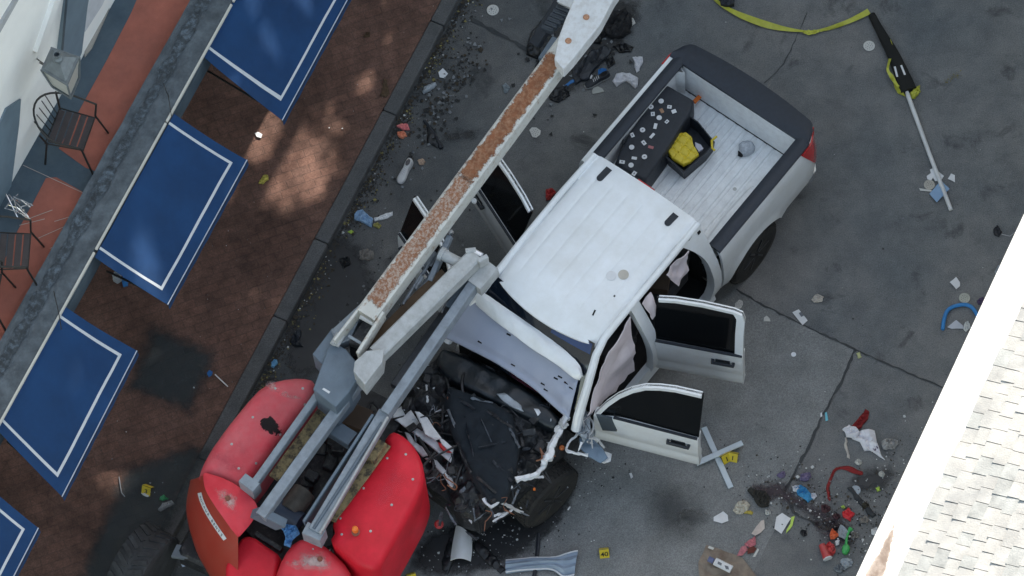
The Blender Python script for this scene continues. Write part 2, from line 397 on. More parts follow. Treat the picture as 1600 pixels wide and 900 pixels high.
def brick_mat(name, c1, c2, mortar, rot, w=.2, h=.1, dirt=(.45, 1.1), mcon=.01):
    m = bpy.data.materials.new(name); m.use_nodes = True; N = m.node_tree.nodes; L = m.node_tree.links; b = N['Principled BSDF']
    tc = N.new('ShaderNodeTexCoord'); mp = N.new('ShaderNodeMapping'); mp.inputs['Rotation'].default_value[2] = rot; L.new(tc.outputs['Object'], mp.inputs[0])
    nd = N.new('ShaderNodeTexNoise'); nd.inputs['Scale'].default_value = 2.5; L.new(tc.outputs['Object'], nd.inputs['Vector'])
    wv = N.new('ShaderNodeMix'); wv.data_type = 'RGBA'; wv.inputs[0].default_value = .02; L.new(mp.outputs[0], wv.inputs[6]); L.new(nd.outputs['Color'], wv.inputs[7])
    br = N.new('ShaderNodeTexBrick'); br.inputs['Scale'].default_value = 1; br.inputs['Brick Width'].default_value = w; br.inputs['Row Height'].default_value = h
    br.inputs['Mortar Size'].default_value = mcon; br.inputs['Mortar Smooth'].default_value = .5; br.inputs['Color1'].default_value = (*c1, 1); br.inputs['Color2'].default_value = (*c2, 1); br.inputs['Mortar'].default_value = (*mortar, 1)
    L.new(wv.outputs[2], br.inputs['Vector'])
    def nz(sc, lo, hi, a=.35, b_=.65):
        n = N.new('ShaderNodeTexNoise'); n.inputs['Scale'].default_value = sc; n.inputs['Detail'].default_value = 8; n.inputs['Roughness'].default_value = .65; L.new(tc.outputs['Object'], n.inputs['Vector'])
        r = N.new('ShaderNodeMapRange'); r.inputs[1].default_value = a; r.inputs[2].default_value = b_; r.inputs[3].default_value = lo; r.inputs[4].default_value = hi; L.new(n.outputs['Fac'], r.inputs[0]); return r.outputs[0]
    c = br.outputs['Color']
    for q in (nz(1.0, dirt[0], dirt[1]), nz(7, .75, 1.2), nz(60, .75, 1.25)):
        x = N.new('ShaderNodeMix'); x.data_type = 'RGBA'; x.blend_type = 'MULTIPLY'; x.inputs[0].default_value = 1; L.new(c, x.inputs[6]); L.new(q, x.inputs[7]); c = x.outputs[2]
    L.new(c, b.inputs['Base Color']); b.inputs['Roughness'].default_value = .8; b.inputs['Specular IOR Level'].default_value = .3
    bp = N.new('ShaderNodeBump'); bp.inputs['Strength'].default_value = .6; bp.inputs['Distance'].default_value = .006; bp.invert = True; L.new(br.outputs['Fac'], bp.inputs['Height']); L.new(bp.outputs[0], b.inputs['Normal'])
    return m
PAVE = brick_mat('brick_paving', (.155, .082, .060), (.132, .073, .055), (.108, .064, .050), -STREET + R(45), dirt=(.60, 1.25), mcon=.005)

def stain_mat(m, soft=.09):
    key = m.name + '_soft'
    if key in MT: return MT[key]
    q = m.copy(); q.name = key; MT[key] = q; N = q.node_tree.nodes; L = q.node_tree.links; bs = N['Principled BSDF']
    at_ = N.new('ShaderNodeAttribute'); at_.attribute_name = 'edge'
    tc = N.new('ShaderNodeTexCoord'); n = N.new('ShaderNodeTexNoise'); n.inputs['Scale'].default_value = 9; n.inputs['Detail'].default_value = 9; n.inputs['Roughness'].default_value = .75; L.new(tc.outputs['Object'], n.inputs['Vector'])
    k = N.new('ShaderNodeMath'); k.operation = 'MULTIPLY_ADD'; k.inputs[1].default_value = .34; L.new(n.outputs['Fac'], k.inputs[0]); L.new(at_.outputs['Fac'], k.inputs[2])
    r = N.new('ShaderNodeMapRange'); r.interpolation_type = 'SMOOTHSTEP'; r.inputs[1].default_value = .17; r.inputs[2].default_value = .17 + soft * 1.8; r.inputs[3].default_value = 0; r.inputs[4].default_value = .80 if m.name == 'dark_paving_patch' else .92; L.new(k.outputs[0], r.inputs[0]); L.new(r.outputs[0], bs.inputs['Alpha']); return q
# ================================================================== SETTING
b = MB(); b.box((0, 0, -.62), (400, 400, .2)); tag(b.build('ground', mat('dull_ground', (.09, .09, .085), .9)), kind='structure')
KV = -2.10
def strip(name, m, u0, u1, v0, v1, z0, z1, bevel=0):
    bb = MB(); P = [S(u0, v0, z1), S(u1, v0, z1), S(u1, v1, z1), S(u0, v1, z1)]; bb.prism(P, (0, 0, z0 - z1)); o = bb.build(name, m, bevel=bevel); return tag(o, kind='structure')
strip('road', ROAD, -60, 60, KV, 9, -.4, 0)
strip('pavement', PAVE, -60, 60, -6, KV - .17, -.4, .128)
kb = MB(); u = -30.0
while u < 30:
    L_ = random.uniform(1.0, 1.9); kb.prism([S(u, KV - .17, .131), S(u + L_ - .008, KV - .17, .131), S(u + L_ - .008, KV, .125), S(u, KV, .125)], (0, 0, -.5)); u += L_
tag(kb.build('kerb', KERB, bevel=.018), kind='structure')

# lighter concrete slab in the street, its dark joint, pale seams
def flat(name, px, m, z=.004, th=.004, kind='structure', step=.15, jag=.0, seed=1, zb=None):
    P = resample(px3(px, z), step); rnd = random.Random(seed)
    if jag: P = [p + Vector((rnd.uniform(-jag, jag), rnd.uniform(-jag, jag), 0)) for p in P]
    bb = MB(); bb.prism(P, (0, 0, -th)); o = bb.build(name, m)
    if kind: o['kind'] = kind
    return o
SLABM = mat('worn_concrete', (.215, .217, .214), .85, var=.16, scale=3, c2=(.170, .176, .176), amt=.42, c2scale=1.3, sharp=.35, bump=.5, bscale=90)
def grainy(m, lo=.7, hi=1.3, sc=80):
    N = m.node_tree.nodes; L = m.node_tree.links; b = N['Principled BSDF']; src = b.inputs['Base Color'].links[0].from_socket
    tc = N.new('ShaderNodeTexCoord'); n = N.new('ShaderNodeTexNoise'); n.inputs['Scale'].default_value = sc; n.inputs['Detail'].default_value = 4; L.new(tc.outputs['Object'], n.inputs['Vector'])
    r = N.new('ShaderNodeMapRange'); r.inputs[1].default_value = .3; r.inputs[2].default_value = .7; r.inputs[3].default_value = lo; r.inputs[4].default_value = hi; L.new(n.outputs['Fac'], r.inputs[0])
    x = N.new('ShaderNodeMix'); x.data_type = 'RGBA'; x.blend_type = 'MULTIPLY'; x.inputs[0].default_value = 1; L.new(src, x.inputs[6]); L.new(r.outputs[0], x.inputs[7]); L.new(x.outputs[2], b.inputs['Base Color']); return m
for k_ in (SLABM, KERB): grainy(k_)
flat('road_patch', [(1150, 452), (1195, 478), (1250, 505), (1335, 545), (1318, 590), (1285, 650), (1262, 700), (1225, 765), (1215, 820), (1170, 905), (1130, 1000), (560, 1000), (640, 900), (760, 800), (900, 700), (980, 560)], SLABM, jag=.012)
JOINT = mat('tar_joint', (.045, .048, .050), .8, var=.3, scale=8)
def crack(pts, wd, m=JOINT, z=.009, seed=0):
    rnd = random.Random(seed); P = px3(pts, z); Q = []
    for i in range(len(P) - 1):
        n = max(2, int((P[i + 1] - P[i]).length / .06))
        for k in range(n): Q.append(P[i].lerp(P[i + 1], k / n))
    Q.append(P[-1]); a = []; bb_ = []
    for i, p in enumerate(Q):
        d = (Q[min(i + 1, len(Q) - 1)] - Q[max(i - 1, 0)]).normalized(); sd = Vector((-d.y, d.x, 0)); ww = wd * rnd.uniform(.35, 1.2); o_ = sd * rnd.uniform(-.008, .008)
        a.append(p + sd * ww / 2 + o_); bb_.append(p - sd * ww / 2 + o_)
    mb = MB(); V = a + bb_; n = len(a); V2 = [v - Vector((0, 0, .004)) for v in V]
    F = []
    for i in range(n - 1): F.append((i, i + 1, n + i + 1, n + i))
    mb.add(V, F); o = mb.build('road_crack', m); o['kind'] = 'structure'; return o
crack([(1150, 452), (1195, 478), (1250, 505), (1336, 546)], .025, seed=1)
crack([(1336, 546), (1318, 590), (1285, 650), (1262, 700), (1225, 768)], .034, seed=2)
crack([(1336, 546), (1395, 572), (1460, 600), (1500, 620)], .02, seed=3)
crack([(1225, 768), (1240, 800), (1290, 828), (1330, 850)], .035, seed=4)
crack([(735, 30), (790, 58), (850, 92)], .05, seed=5)
crack([(1085, 120), (1130, 150), (1100, 180)], .01, seed=6)
crack([(1262, 20), (1225, 100), (1195, 130)], .012, seed=7)
crack([(520, 415), (560, 440), (610, 470)], .03, seed=8)
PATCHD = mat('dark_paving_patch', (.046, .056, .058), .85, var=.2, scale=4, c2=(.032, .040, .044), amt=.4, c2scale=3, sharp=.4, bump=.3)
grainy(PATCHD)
def blob(name, px, m, z=.010, seed=1, kind='structure', grow=.04, soft=.09, rnd_it=2):
    P = [Vector((p.x, p.y)) for p in px3(px, z)]; c = sum(P, Vector((0, 0))) / len(P)
    P = [p + (p - c).normalized() * grow for p in P]; P = resample(chaikin(P, rnd_it), .05)
    vs, fs, ds, n = sheet2d(P, .05, seed)
    bb = MB(); bb.add([Vector((v.x, v.y, z)) for v in vs], fs)
    me = bpy.data.meshes.new(name); me.from_pydata([(v.x, v.y, z) for v in vs], [], fs); me.materials.append(stain_mat(m, soft))
    at_ = me.attributes.new('edge', 'FLOAT', 'POINT'); at_.data.foreach_set('value', [float(d) for d in ds])
    o = bpy.data.objects.new(name, me); COL.objects.link(o); o['kind'] = kind; return o
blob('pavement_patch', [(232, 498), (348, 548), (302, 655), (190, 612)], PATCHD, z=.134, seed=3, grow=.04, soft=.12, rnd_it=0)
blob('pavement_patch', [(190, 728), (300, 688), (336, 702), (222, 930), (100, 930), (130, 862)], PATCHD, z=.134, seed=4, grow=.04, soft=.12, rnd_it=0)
blob('road_stain_and_shade', [(1165, 765), (1195, 748), (1240, 752), (1245, 775), (1300, 790), (1350, 840), (1335, 850), (1285, 830), (1235, 790), (1190, 792)], STAIN, seed=5)
blob('road_stain_and_shade', [(1167, 765), (1180, 764), (1205, 775), (1203, 790), (1185, 790)], WET_SHADE, z=.013, seed=6)
blob('road_stain_and_shade', [(685, 205), (745, 195), (750, 215), (720, 222), (690, 222)], WET_SHADE, seed=7)
blob('road_stain_and_shade', [(840, 60), (900, 0), (1010, -10), (990, 60), (930, 120), (880, 160), (835, 140)], WET_SHADE, seed=8)  # shade on the ground around the boom head painted in, with dark stain
blob('road_stain_and_shade', [(905, 730), (895, 800), (850, 850), (760, 900), (640, 905), (650, 830), (760, 800)], WET_SHADE, seed=9)  # contact shade under the wreck painted in as a dark oil blob
blob('road_stain_and_shade', [(1330, 735), (1395, 720), (1400, 760), (1350, 775), (1325, 765)], WET_SHADE, seed=21, soft=.3)
blob('road_stain_and_shade', [(1230, 735), (1275, 735), (1285, 765), (1240, 770)], mat('violet_grey_stain', (.075, .06, .085), .8), seed=22, soft=.25)
blob('road_stain_and_shade', [(1260, 800), (1330, 820), (1345, 860), (1280, 850)], STAIN, seed=23, soft=.35)
blob('road_stain_and_shade', [(470, 380), (560, 360), (600, 480), (520, 580), (430, 600)], WET_SHADE, seed=24, soft=.6)
blob('road_stain_and_shade', [(1285, 330), (1330, 250), (1400, 150), (1412, 158), (1345, 260), (1300, 338)], OILG, seed=31, soft=.35, grow=.02)
blob('road_stain_and_shade', [(980, 760), (1060, 730), (1130, 790), (1090, 860), (1000, 850)], OILG, seed=32, soft=.6)
blob('road_stain_and_shade', [(1060, 560), (1110, 640), (1080, 660), (1030, 600)], OILG, seed=33, soft=.5)
blob('road_stain_and_shade', [(1050, 800), (1100, 790), (1120, 815), (1070, 830)], SLABM, seed=10)

# ---- right-hand building: eave band, shingled roof slope, wall
rb = root('shingled_building', S(0, 9, 0), 0, 'building with sunlit white eave and pale shingle roof along the street', 'building')
def quadbox(mb, P, off, mi=0): mb.prism(P, off, mi)
EV, EZ = 5.63, 5.5
m_ = MB(); m_.prism([S(-14, EV + .35, 5.2), S(14, EV + .35, 5.2), S(14, 14, 5.2), S(-14, 14, 5.2)], (0, 0, -5.6)); m_.build('wall', STUCCO, rb)
m_ = MB(); m_.slab(lambda a, c: S(-14 + 28 * a, EV + [0, .03, .37, .40][round(c * 3)], EZ + [-.03, 0, .06, .02][round(c * 3)]), 28, 3, (0, 0, -.14)); m_.build('eave', ROOFW, rb)
m_ = MB(); rnd = random.Random(11)
PV = math.tan(R(24)); r = 0; v0 = EV + .36; rowd = .135
while v0 + r * rowd < 11.0:
    u = -9.0 + (0 if r % 2 else .1)
    while u < 3.0:
        wd = rnd.uniform(.13, .20); va = v0 + r * rowd; z = EZ + .05 + (va - v0) * PV; lift = rnd.uniform(.008, .022)
        u1 = u + wd - .008; jl = rnd.uniform(-.012, .012)
        P = [S(u, va + jl, z + lift), S(u1, va + jl + rnd.uniform(-.006, .006), z + lift + rnd.uniform(-.004, .004)), S(u1, va + rowd + .05, z + (rowd + .05) * PV), S(u, va + rowd + .05, z + (rowd + .05) * PV)]
        m_.prism(P, (0, 0, -.012), 0 if rnd.random() < .8 else 1); u += wd
    r += 1
SH2 = mat('grey_slate_shingle', (.30, .31, .30), .75, var=.25, scale=6, bump=.4)
m_.build('shingles', [SHING, SH2], rb)
m_ = MB(); m_.prism([S(-14, EV + .34, EZ + .03), S(14, EV + .34, EZ + .03), S(14, 11.4, EZ + .03 + (11.4 - EV - .34) * PV), S(-14, 11.4, EZ + .03 + (11.4 - EV - .34) * PV)], (0, 0, -.12)); m_.build('roof_deck', SHING, rb)
m_ = MB()
def onroof(px, py, dz=.02):
    z = EZ + .06
    for _ in range(12):
        p = at(px, py, z); v = p.dot(SV); z = EZ + dz + (.06 if v < EV + .37 else .05 + (v - EV - .36) * PV)
    return at(px, py, z)
RP = [Vector(q) for q in [(1342, 910), (1366, 872), (1388, 834), (1398, 812), (1402, 800), (1400, 825), (1396, 850), (1388, 880), (1380, 910)]]
vs, fs, ds, n = sheet2d(resample(chaikin(RP, 1), 3), 3)
me = bpy.data.meshes.new('roof_stain'); I_ = FR[rb].inverted(); me.from_pydata([tuple(I_ @ (onroof(v.x, v.y) + Vector((0, 0, .02)))) for v in vs], [], fs)
a_ = me.attributes.new('edge', 'FLOAT', 'POINT'); a_.data.foreach_set('value', [float(d) / 45 for d in ds])
RSO = bpy.data.objects.new('roof_stain', me); COL.objects.link(RSO); RSO.parent = rb; me.materials.append(stain_mat(RSTAIN, .05))

# ---- unseen blocks added to shade the street, and a tree added to dapple it
BRK = brick_mat('shade_block_brick', (.30, .13, .09), (.24, .10, .07), (.30, .28, .25), 0, .22, .075)
def block(label, v0, v1, u0, u1, h, m):
    r_ = root('shade_block', S((u0 + u1) / 2, (v0 + v1) / 2, 0), STREET, label, 'building'); mb = MB(); mb.prism([S(u0, v0, h), S(u1, v0, h), S(u1, v1, h), S(u0, v1, h)], (0, 0, -h)); mb.build('wall', m, r_)
    mb = MB(); mb.prism([S(u0 - .15, v0, h + .3), S(u1 + .15, v0, h + .3), S(u1 + .15, v1, h + .3), S(u0 - .15, v1, h + .3)], (0, 0, -.298)); mb.build('roof', SHING, r_)  # top of the added unseen shade block
    nv = max(1, int((v1 - v0) / 2.2))
    for i in range(nv):
        for k in range(int(h / 3.4)):
            vc = v0 + (v1 - v0) * (i + .5) / nv; zc = 1.9 + 3.4 * k
            mb = MB(); mb.box(S(u0 - .02, vc, zc), (.08, 1.0, 1.6), Matrix.Rotation(STREET, 3, 'Z')); wf = mb.build('window', SHUT, r_); mb = MB(); mb.box(S(u0 - .065, vc, zc), (.02, .84, 1.44), Matrix.Rotation(STREET, 3, 'Z')); mb.build('pane', GLASSD, wf)
    return r_
block('unseen tall brick block added to shade the street, left of the gap', -16, -4.15, 10, 18, 19, BRK)
block('unseen tall stucco block added to shade the street, right of the gap', -2.25, 5.42, 10, 18, 19, STUCCO)
tr = root('dapple_tree', S(11.5, -3.2, 0), 0, 'unseen leafy tree added in the gap between the shade blocks to cast dapples', 'tree')
m_ = MB(); m_.tube([S(11.5, -3.2, 0), S(11.4, -3.25, 2.5), S(11.6, -3.2, 5), S(11.5, -3.1, 8), S(11.5, -3.2, 11)], [.2, .17, .14, .10, .05], 8); m_.build('dapple_tree_trunk', mat('dapple_tree_bark', (.10, .07, .05), .9, bump=.5), tr)
m_ = MB(); rnd = random.Random(4)
HOLES = [(-3.05, 6.75, .80, .42), (-2.72, 7.10, .40, .28), (-3.45, 6.35, .35, .2), (-3.5, 7.3, .22, .10), (-2.70, 6.45, .2, .12), (-3.05, 8.85, .42, .10), (-3.1, 9.35, .5, .09), (-3.0, 9.9, .3, .08), (-3.0, 11.35, .42, .20), (-3.2, 11.8, .2, .08), (-2.6, 6.0, .16, .12)]  # crown thinned at these spots so sun dapples land on paving and awnings
for k in range(26000):
    u = rnd.uniform(10.6, 12.6); v = rnd.uniform(-4.3, -2.1); z = rnd.uniform(2.5, 19)
    q = z - (u - 10) * math.tan(SUN_EL); keep = True     # height at which a ray through this leaf meets the plane u = 10
    thin = 0.0
    for hv, hz, a_, b_ in HOLES:
        e_ = 1 - math.sqrt(((v - hv) / a_) ** 2 + ((q - hz) / b_) ** 2) + .55 * noise.noise(Vector((v * 2.6, q * 5, 0))); thin = max(thin, min(1, e_ * 2.2))
    r = rnd.uniform(.07, .13) * (1 - .66 * thin)
    if rnd.random() < thin * .42: continue
    r = r + 0; M = Matrix.Rotation(rnd.uniform(0, 6.3), 3, 'Z') @ Matrix.Rotation(rnd.uniform(-1, 1), 3, 'X'); c = S(u, v, z)
    m_.add([c + M @ Vector((-r, 0, 0)), c + M @ Vector((0, -r * .6, 0)), c + M @ Vector((r, 0, 0)), c + M @ Vector((0, r * .6, .02))], [(0, 1, 2, 3)])
m_.build('crown', mat('dapple_tree_leaf', (.05, .09, .03), .7), tr)

# ---- left-hand building: wall, balcony floor, ledge
WV, FZ = -4.70, 2.90
lb = root('stucco_building', S(0, WV, 0), 0, 'white stucco building with terracotta balcony above the blue awnings', 'building')
m_ = MB(); m_.prism([S(-22, WV, 11), S(22, WV, 11), S(22, WV - 7, 11), S(-22, WV - 7, 11)], (0, 0, -11)); m_.build('wall', STUCCO, lb)
m_ = MB(); m_.prism([S(-22, WV + .002, FZ), S(22, WV + .002, FZ), S(22, -3.47, FZ), S(-22, -3.47, FZ)], (0, 0, -.25)); m_.build('balcony_floor', SLATE, lb)
def wp(px, py, off=.0): return atv(px, py, WV + off)
def onwall(name, px, m, off, mbs=None):
    mb = MB(); mb.prism([wp(x, y, off) for x, y in px], -SV * (off + .02)); return mb.build(name, m, lb)
# window shutter, reveal and pale pilaster seen on the wall
sh_ = onwall('shutter', [(107, 2), (112, -60), (150, -60), (137, 10), (128, 82), (124, 92), (96, 84), (101, 45)], SHUT, .06)
f_ = MB(); f_.tube([wp(106, -40, .075), wp(103, 12, .075), wp(97, 80, .075)], .014, 6); f_.build('shutter_frame', mat('dark_grey_paint', (.05, .065, .08), .6), sh_)
onwall('window_reveal', [(-20, 240), (10, 170), (33, 155), (30, 195), (17, 297), (-20, 370)], SHUT, .02)
onwall('shutter', [(140, -20), (172, -20), (160, 8), (133, 50)], mat('pale_grey_paint', (.50, .52, .55), .6), .03)
m_ = MB(); m_.prism([wp(-30, 105, .03), wp(32, -5, .03), wp(30, -10, .03), wp(-34, 95, .03)], -SV * .05); m_.build('moulding', mat('grey_moulding', (.35, .36, .37), .8), lb)
m_ = MB(); m_.prism([wp(88, -5, .05), wp(97, -5, .05), wp(64, 82, .05), wp(58, 82, .05)], -SV * .07); m_.build('drip_moulding', STUCCO, lb)
# tan step at the wall foot
m_ = MB(); m_.prism(px3([(160, -5), (178, -5), (163, 30), (143, 74), (132, 88), (133, 60)], FZ + .03), (0, 0, -.03)); m_.build('door_step', TANR, lb)
# terracotta fields and grout lines in the balcony floor
m_ = MB()
for px in ([(222, -20), (310, -20), (300, 0), (262, 68), (218, 155), (190, 205), (152, 268), (134, 262), (92, 232), (128, 165), (168, 92), (205, 20)],
           [(72, 278), (88, 277), (135, 303), (110, 350), (60, 440), (0, 548), (-30, 590), (-30, 470), (10, 400), (25, 365), (50, 320)]):
    m_.prism(px3(px, FZ + .004), (0, 0, -.006))
m_.build('terracotta_field', TERRA, lb)
m_ = MB()
for a, c in (((36, 258), (140, 306)), ((44, 342), (82, 328)), ((30, 352), (70, 342)), ((85, 346), (118, 336)), ((60, 372), (105, 352)), ((78, 388), (110, 378))):
    A, C = at(*a, FZ + .007), at(*c, FZ + .007); m_.beam(A, C, .006, .002)
m_.build('grout_line', GROUT, lb)
# ledge: weathered parapet strip with rough tar streak
m_ = MB()
def ledge(a, c):
    u = -9 + 16 * a; v = -3.90 + .42 * c
    n1 = noise.noise(Vector((u * 2.2, v * 9, 0))) * .5 + noise.noise(Vector((u * 9, v * 25, 3))) * .5
    e = .006 * noise.noise(Vector((u * 3, 7, 0))) if c == 0 else 0
    return S(u, v + e, FZ + .13 + n1 * .018)
m_.slab(ledge, 420, 14, (0, 0, -.4)); m_.build('ledge', LEDGE, lb, smooth=True)
m_ = MB(); rnd = random.Random(5); u = -8.5
T0 = []; T1 = []
while u < 5.5:
    c = -3.735 + .02 * noise.noise(Vector((u * 1.5, 1, 1))); h = .065 + .05 * noise.noise(Vector((u * 4, 5, 0))) + rnd.uniform(-.02, .02)
    T0.append(S(u, c - h, FZ + .150)); T1.append(S(u, c + h * .8, FZ + .150)); u += .035
n = len(T0); m_.add(T0 + T1, [(i, n + i, n + i + 1, i + 1) for i in range(n - 1)]); m_.build('tar_streak', LEDGE_T, lb)
m_ = MB()
for a, c in ((-9, -2.62), (-2.58, -.95), (-.93, .62), (.66, 5.5)):
    m_.beam(S(a, -3.462, FZ + .125), S(c, -3.462, FZ + .125), .022, .03)
m_.build('gutter_edge', mat('ivory_paint', (.55, .53, .48), .7, var=.1), lb)
for q in (((305, 100), .16), ((282, 160), .12), ((268, 178), .08)):
    pass
def cord(px, z, r, name, m, label, cat):
    mb = MB(); mb.tube(px3(px, z), r, 6); return tag(mb.build(name, m, smooth=True), label, cat)
cord([(255, 130, FZ + .17), (263, 150, FZ + .19), (268, 182, FZ + .16)], 0, .004, 'cable', IRON, 'thin dark cable lying over the ledge above the second awning', 'cable')
cord([(84, 455, FZ + .17), (92, 490, FZ + .20), (96, 515, FZ + .16)], 0, .005, 'cable', IRON, 'thin dark cable lying over the ledge above the third awning', 'cable')

# lantern on the wall
la = root('wall_lantern', wp(64, 95, 0), STREET, 'grey metal box lantern with ring finial fixed to the white wall', 'lantern')
gm = mat('aged_grey_metal', (.15, .17, .18), .5, metal=.2, var=.2, scale=14)
LZ = 4.55
def lp(x, y, z): return at(x, y, z)
top = px3([(80, 73), (124, 88), (105, 133), (64, 108)], LZ); mid = px3([(76, 70), (124, 90), (104, 128), (62, 108)], LZ - .04)
m_ = MB(); m_.prism([p for p in top], (0, 0, -.03)); cx = sum(top, Vector()) / 4
for p in top: m_.tube([p + Vector((0, 0, -.02)), cx + (p - cx) * .72 + Vector((0, 0, -.42))], .012, 6)
m_.prism([cx + (p - cx) * .74 + Vector((0, 0, -.42)) for p in top], (0, 0, -.03)); m_.build('frame', gm, la)
m_ = MB(); P = [p + Vector((0, 0, .002)) for p in top]; ap = at(96, 84, LZ + .14)
q = [cx + (p - cx) * .86 + Vector((0, 0, .004)) for p in top]; q2 = [cx + (p - cx) * .28 + Vector((0, 0, .11)) for p in top]
m_.add(q + q2, [(i, (i + 1) % 4, 4 + (i + 1) % 4, 4 + i) for i in range(4)] + [(4, 5, 6, 7), (3, 2, 1, 0)]); m_.build('cap', gm, la)
m_ = MB(); m_.lathe([(.05, 0), (.055, .05), (.035, .07), (.035, .12), (.03, .12), (.028, .06)], c=cx + Vector((0, 0, .10)), n=16); m_.build('finial', gm, la, smooth=True)
m_ = MB(); q3 = [cx + (p - cx) * .66 + Vector((0, 0, -.40)) for p in top]; q4 = [cx + (p - cx) * .93 + Vector((0, 0, -.035)) for p in top]
m_.add(q3 + q4, [(i, (i + 1) % 4, 4 + (i + 1) % 4, 4 + i) for i in range(4)]); m_.build('glass_pane', mat('cloudy_glass', (.42, .42, .38), .3, var=.1), la)
m_ = MB()
for dz in (-.05, -.30): m_.tube([top[3].lerp(top[0], .3 if dz > -.1 else .6) + Vector((0, 0, dz)), (wp(58, 92, 0) if dz > -.1 else wp(62, 98, 0))], .008, 6)
m_.build('bracket', IRON, la)

# chairs on the balcony
def chair(px, py, rz, label):
    r_ = root('garden_chair', at(px, py, FZ + .006), rz, label, 'chair', 'dark metal chairs on the balcony')
    b_ = MB()
    for i in range(5): b_.box(((i - 2) * .082, 0, .44 - .004 * abs(i - 2)), (.068, .40, .012), bev=.004)
    b_.build('seat', mat('worn_dark_slat', (.035, .028, .030), .45, var=.3, scale=9), r_, world=False)
    b_ = MB(); b_.tube([(.2, -.2, .432), (.2, .2, .432), (-.2, .22, .432), (-.22, -.22, .432)], .011, 6, closed=True); b_.build('seat_frame', IRON, r_, world=False, smooth=True)
    b_ = MB(); P = []
    for k in range(17):
        a = math.pi * (k / 16) + math.pi / 2; P.append((-.02 + .32 * math.cos(a), .29 * math.sin(a), .66 + .20 * max(0, -math.cos(a)) ** 1.5))
    P = [(.22, .27, .62)] + P + [(.22, -.27, .62)]
    b_.tube(P, .012, 6); b_.build('back_frame', IRON, r_, world=False, smooth=True)
    b_ = MB()
    for k in range(-2, 3): b_.tube([(-.20, k * .07, .44), (-.30, k * .085, .80)], .006, 5)
    b_.build('back_slat', IRON, r_, world=False)
    for sx, sy in ((1, 1), (1, -1), (-1, 1), (-1, -1)):
        b_ = MB(); b_.tube([(.22 if sx > 0 else -.22, sy * .27, .62 if sx > 0 else .7), (.20 * sx, sy * .22, .44), (.27 * sx, sy * .26, 0.0)], .012, 6); b_.build('leg', IRON, r_, world=False, smooth=True)
    return r_
chair(120, 232, R(-22), 'black round-backed metal chair with slatted seat below the wall lantern')
chair(26, 420, R(-8), 'dark slatted metal chair on the terracotta floor at the left edge, the upper of two')
chair(-22, 480, R(-14), 'dark slatted metal chair mostly outside the left edge, the lower of two')
# tangled chrome wire stand
tw = MB(); rnd = random.Random(3)
for k in range(14):
    c0 = at(18 + rnd.uniform(-12, 10), 316 + rnd.uniform(-14, 18), FZ + .012 + rnd.uniform(0, .25)); c1 = at(36 + rnd.uniform(-18, 16), 322 + rnd.uniform(-20, 22), FZ + .02 + rnd.uniform(0, .12))
    tw.tube([c0, c0.lerp(c1, .5) + Vector((0, 0, rnd.uniform(0, .06))), c1], .007, 5)
tag(tw.build('wire_stand', CHROME, smooth=True), 'shiny tangled wire stand beside the wall at the left edge', 'wire stand')

# ---- awnings
def awning(ci, co, label, zi=3.0, zo=2.5):
    """ci: inner edge pixels (upper, lower); co: outer edge pixels (upper, lower)"""
    A, D = at(*ci[0], zi), at(*ci[1], zi); B_, C_ = at(*co[0], zo), at(*co[1], zo)
    r_ = root('awning', (A + D) / 2, STREET, label, 'awning', 'blue awnings along the balcony edge')
    def fn(a, c):
        p = A.lerp(D, c).lerp(B_.lerp(C_, c), a); sag = -.035 * math.sin(math.pi * a) * (1 + .3 * math.cos(c * 9)) + .012 * noise.noise(Vector((p.x * 3, p.y * 3, 0))) + .004 * noise.noise(Vector((p.x * 11, p.y * 11, 0)))
        return p + Vector((0, 0, sag))
    m_ = MB(); m_.slab(fn, 14, 30, (0, 0, -.006)); m_.build('canopy', AWN, r_, smooth=True)
    m_ = MB(); wA = .030; ma = .115; L1 = (D - A).length; L2 = (B_ - A).length
    def rib(a0, a1, c0, c1, nn):
        # thin tape following the canvas
        V = []
        for i in range(nn + 1):
            t = i / nn
            if abs(a1 - a0) > abs(c1 - c0): p1 = (a0 + (a1 - a0) * t, c0); p2 = (a0 + (a1 - a0) * t, c1)
            else: p1 = (a0, c0 + (c1 - c0) * t); p2 = (a1, c0 + (c1 - c0) * t)
            V += [fn(*p1) + Vector((0, 0, .003)), fn(*p2) + Vector((0, 0, .003))]
        m_.add(V, [(2 * i, 2 * i + 1, 2 * i + 3, 2 * i + 2) for i in range(nn)])
    ea = ma * 1.15 / L2; ec = ma * .9 / L1; wa = wA / L2; wc = wA / L1
    rib(.0, 1 - ea - wa, ec, ec + wc, 14); rib(.0, 1 - ea - wa, 1 - ec - wc, 1 - ec, 14)
    rib(1 - ea - wa, 1 - ea, ec, 1 - ec, 30)
    m_.build('stripe', STRIPE, r_)
    m_ = MB(); m_.slab(lambda a, c: B_.lerp(C_, c) + Vector((0, 0, .0 - .11 * a)) + SV * (.004 + .003 * a * math.sin(c * 40)), 2, 40, SV * .004); m_.build('valance', AWN, r_, smooth=True)
    m_ = MB(); P = [B_.lerp(C_, t) + Vector((0, 0, .004)) for t in [i / 24 for i in range(25)]]; m_.tube(P, .006, 6); m_.build('piping', PIPING, r_, smooth=True)
    for q, pq in ((A.lerp(D, .06), B_.lerp(C_, .03)), (A.lerp(D, .94), B_.lerp(C_, .97))):
        m_ = MB(); m_.tube([q + Vector((0, 0, -.55)), pq + Vector((0, 0, -.03))], .013, 6); m_.build('support_arm', IRON, r_)
    m_ = MB(); m_.tube([B_ + Vector((0, 0, -.02)), C_ + Vector((0, 0, -.02))], .012, 6); m_.build('front_bar', IRON, r_)
    return r_
awning(((398, -60), (310, 82)), ((575, -60), (441, 188)), 'blue awning with white border, topmost, at the upper edge of the photo')
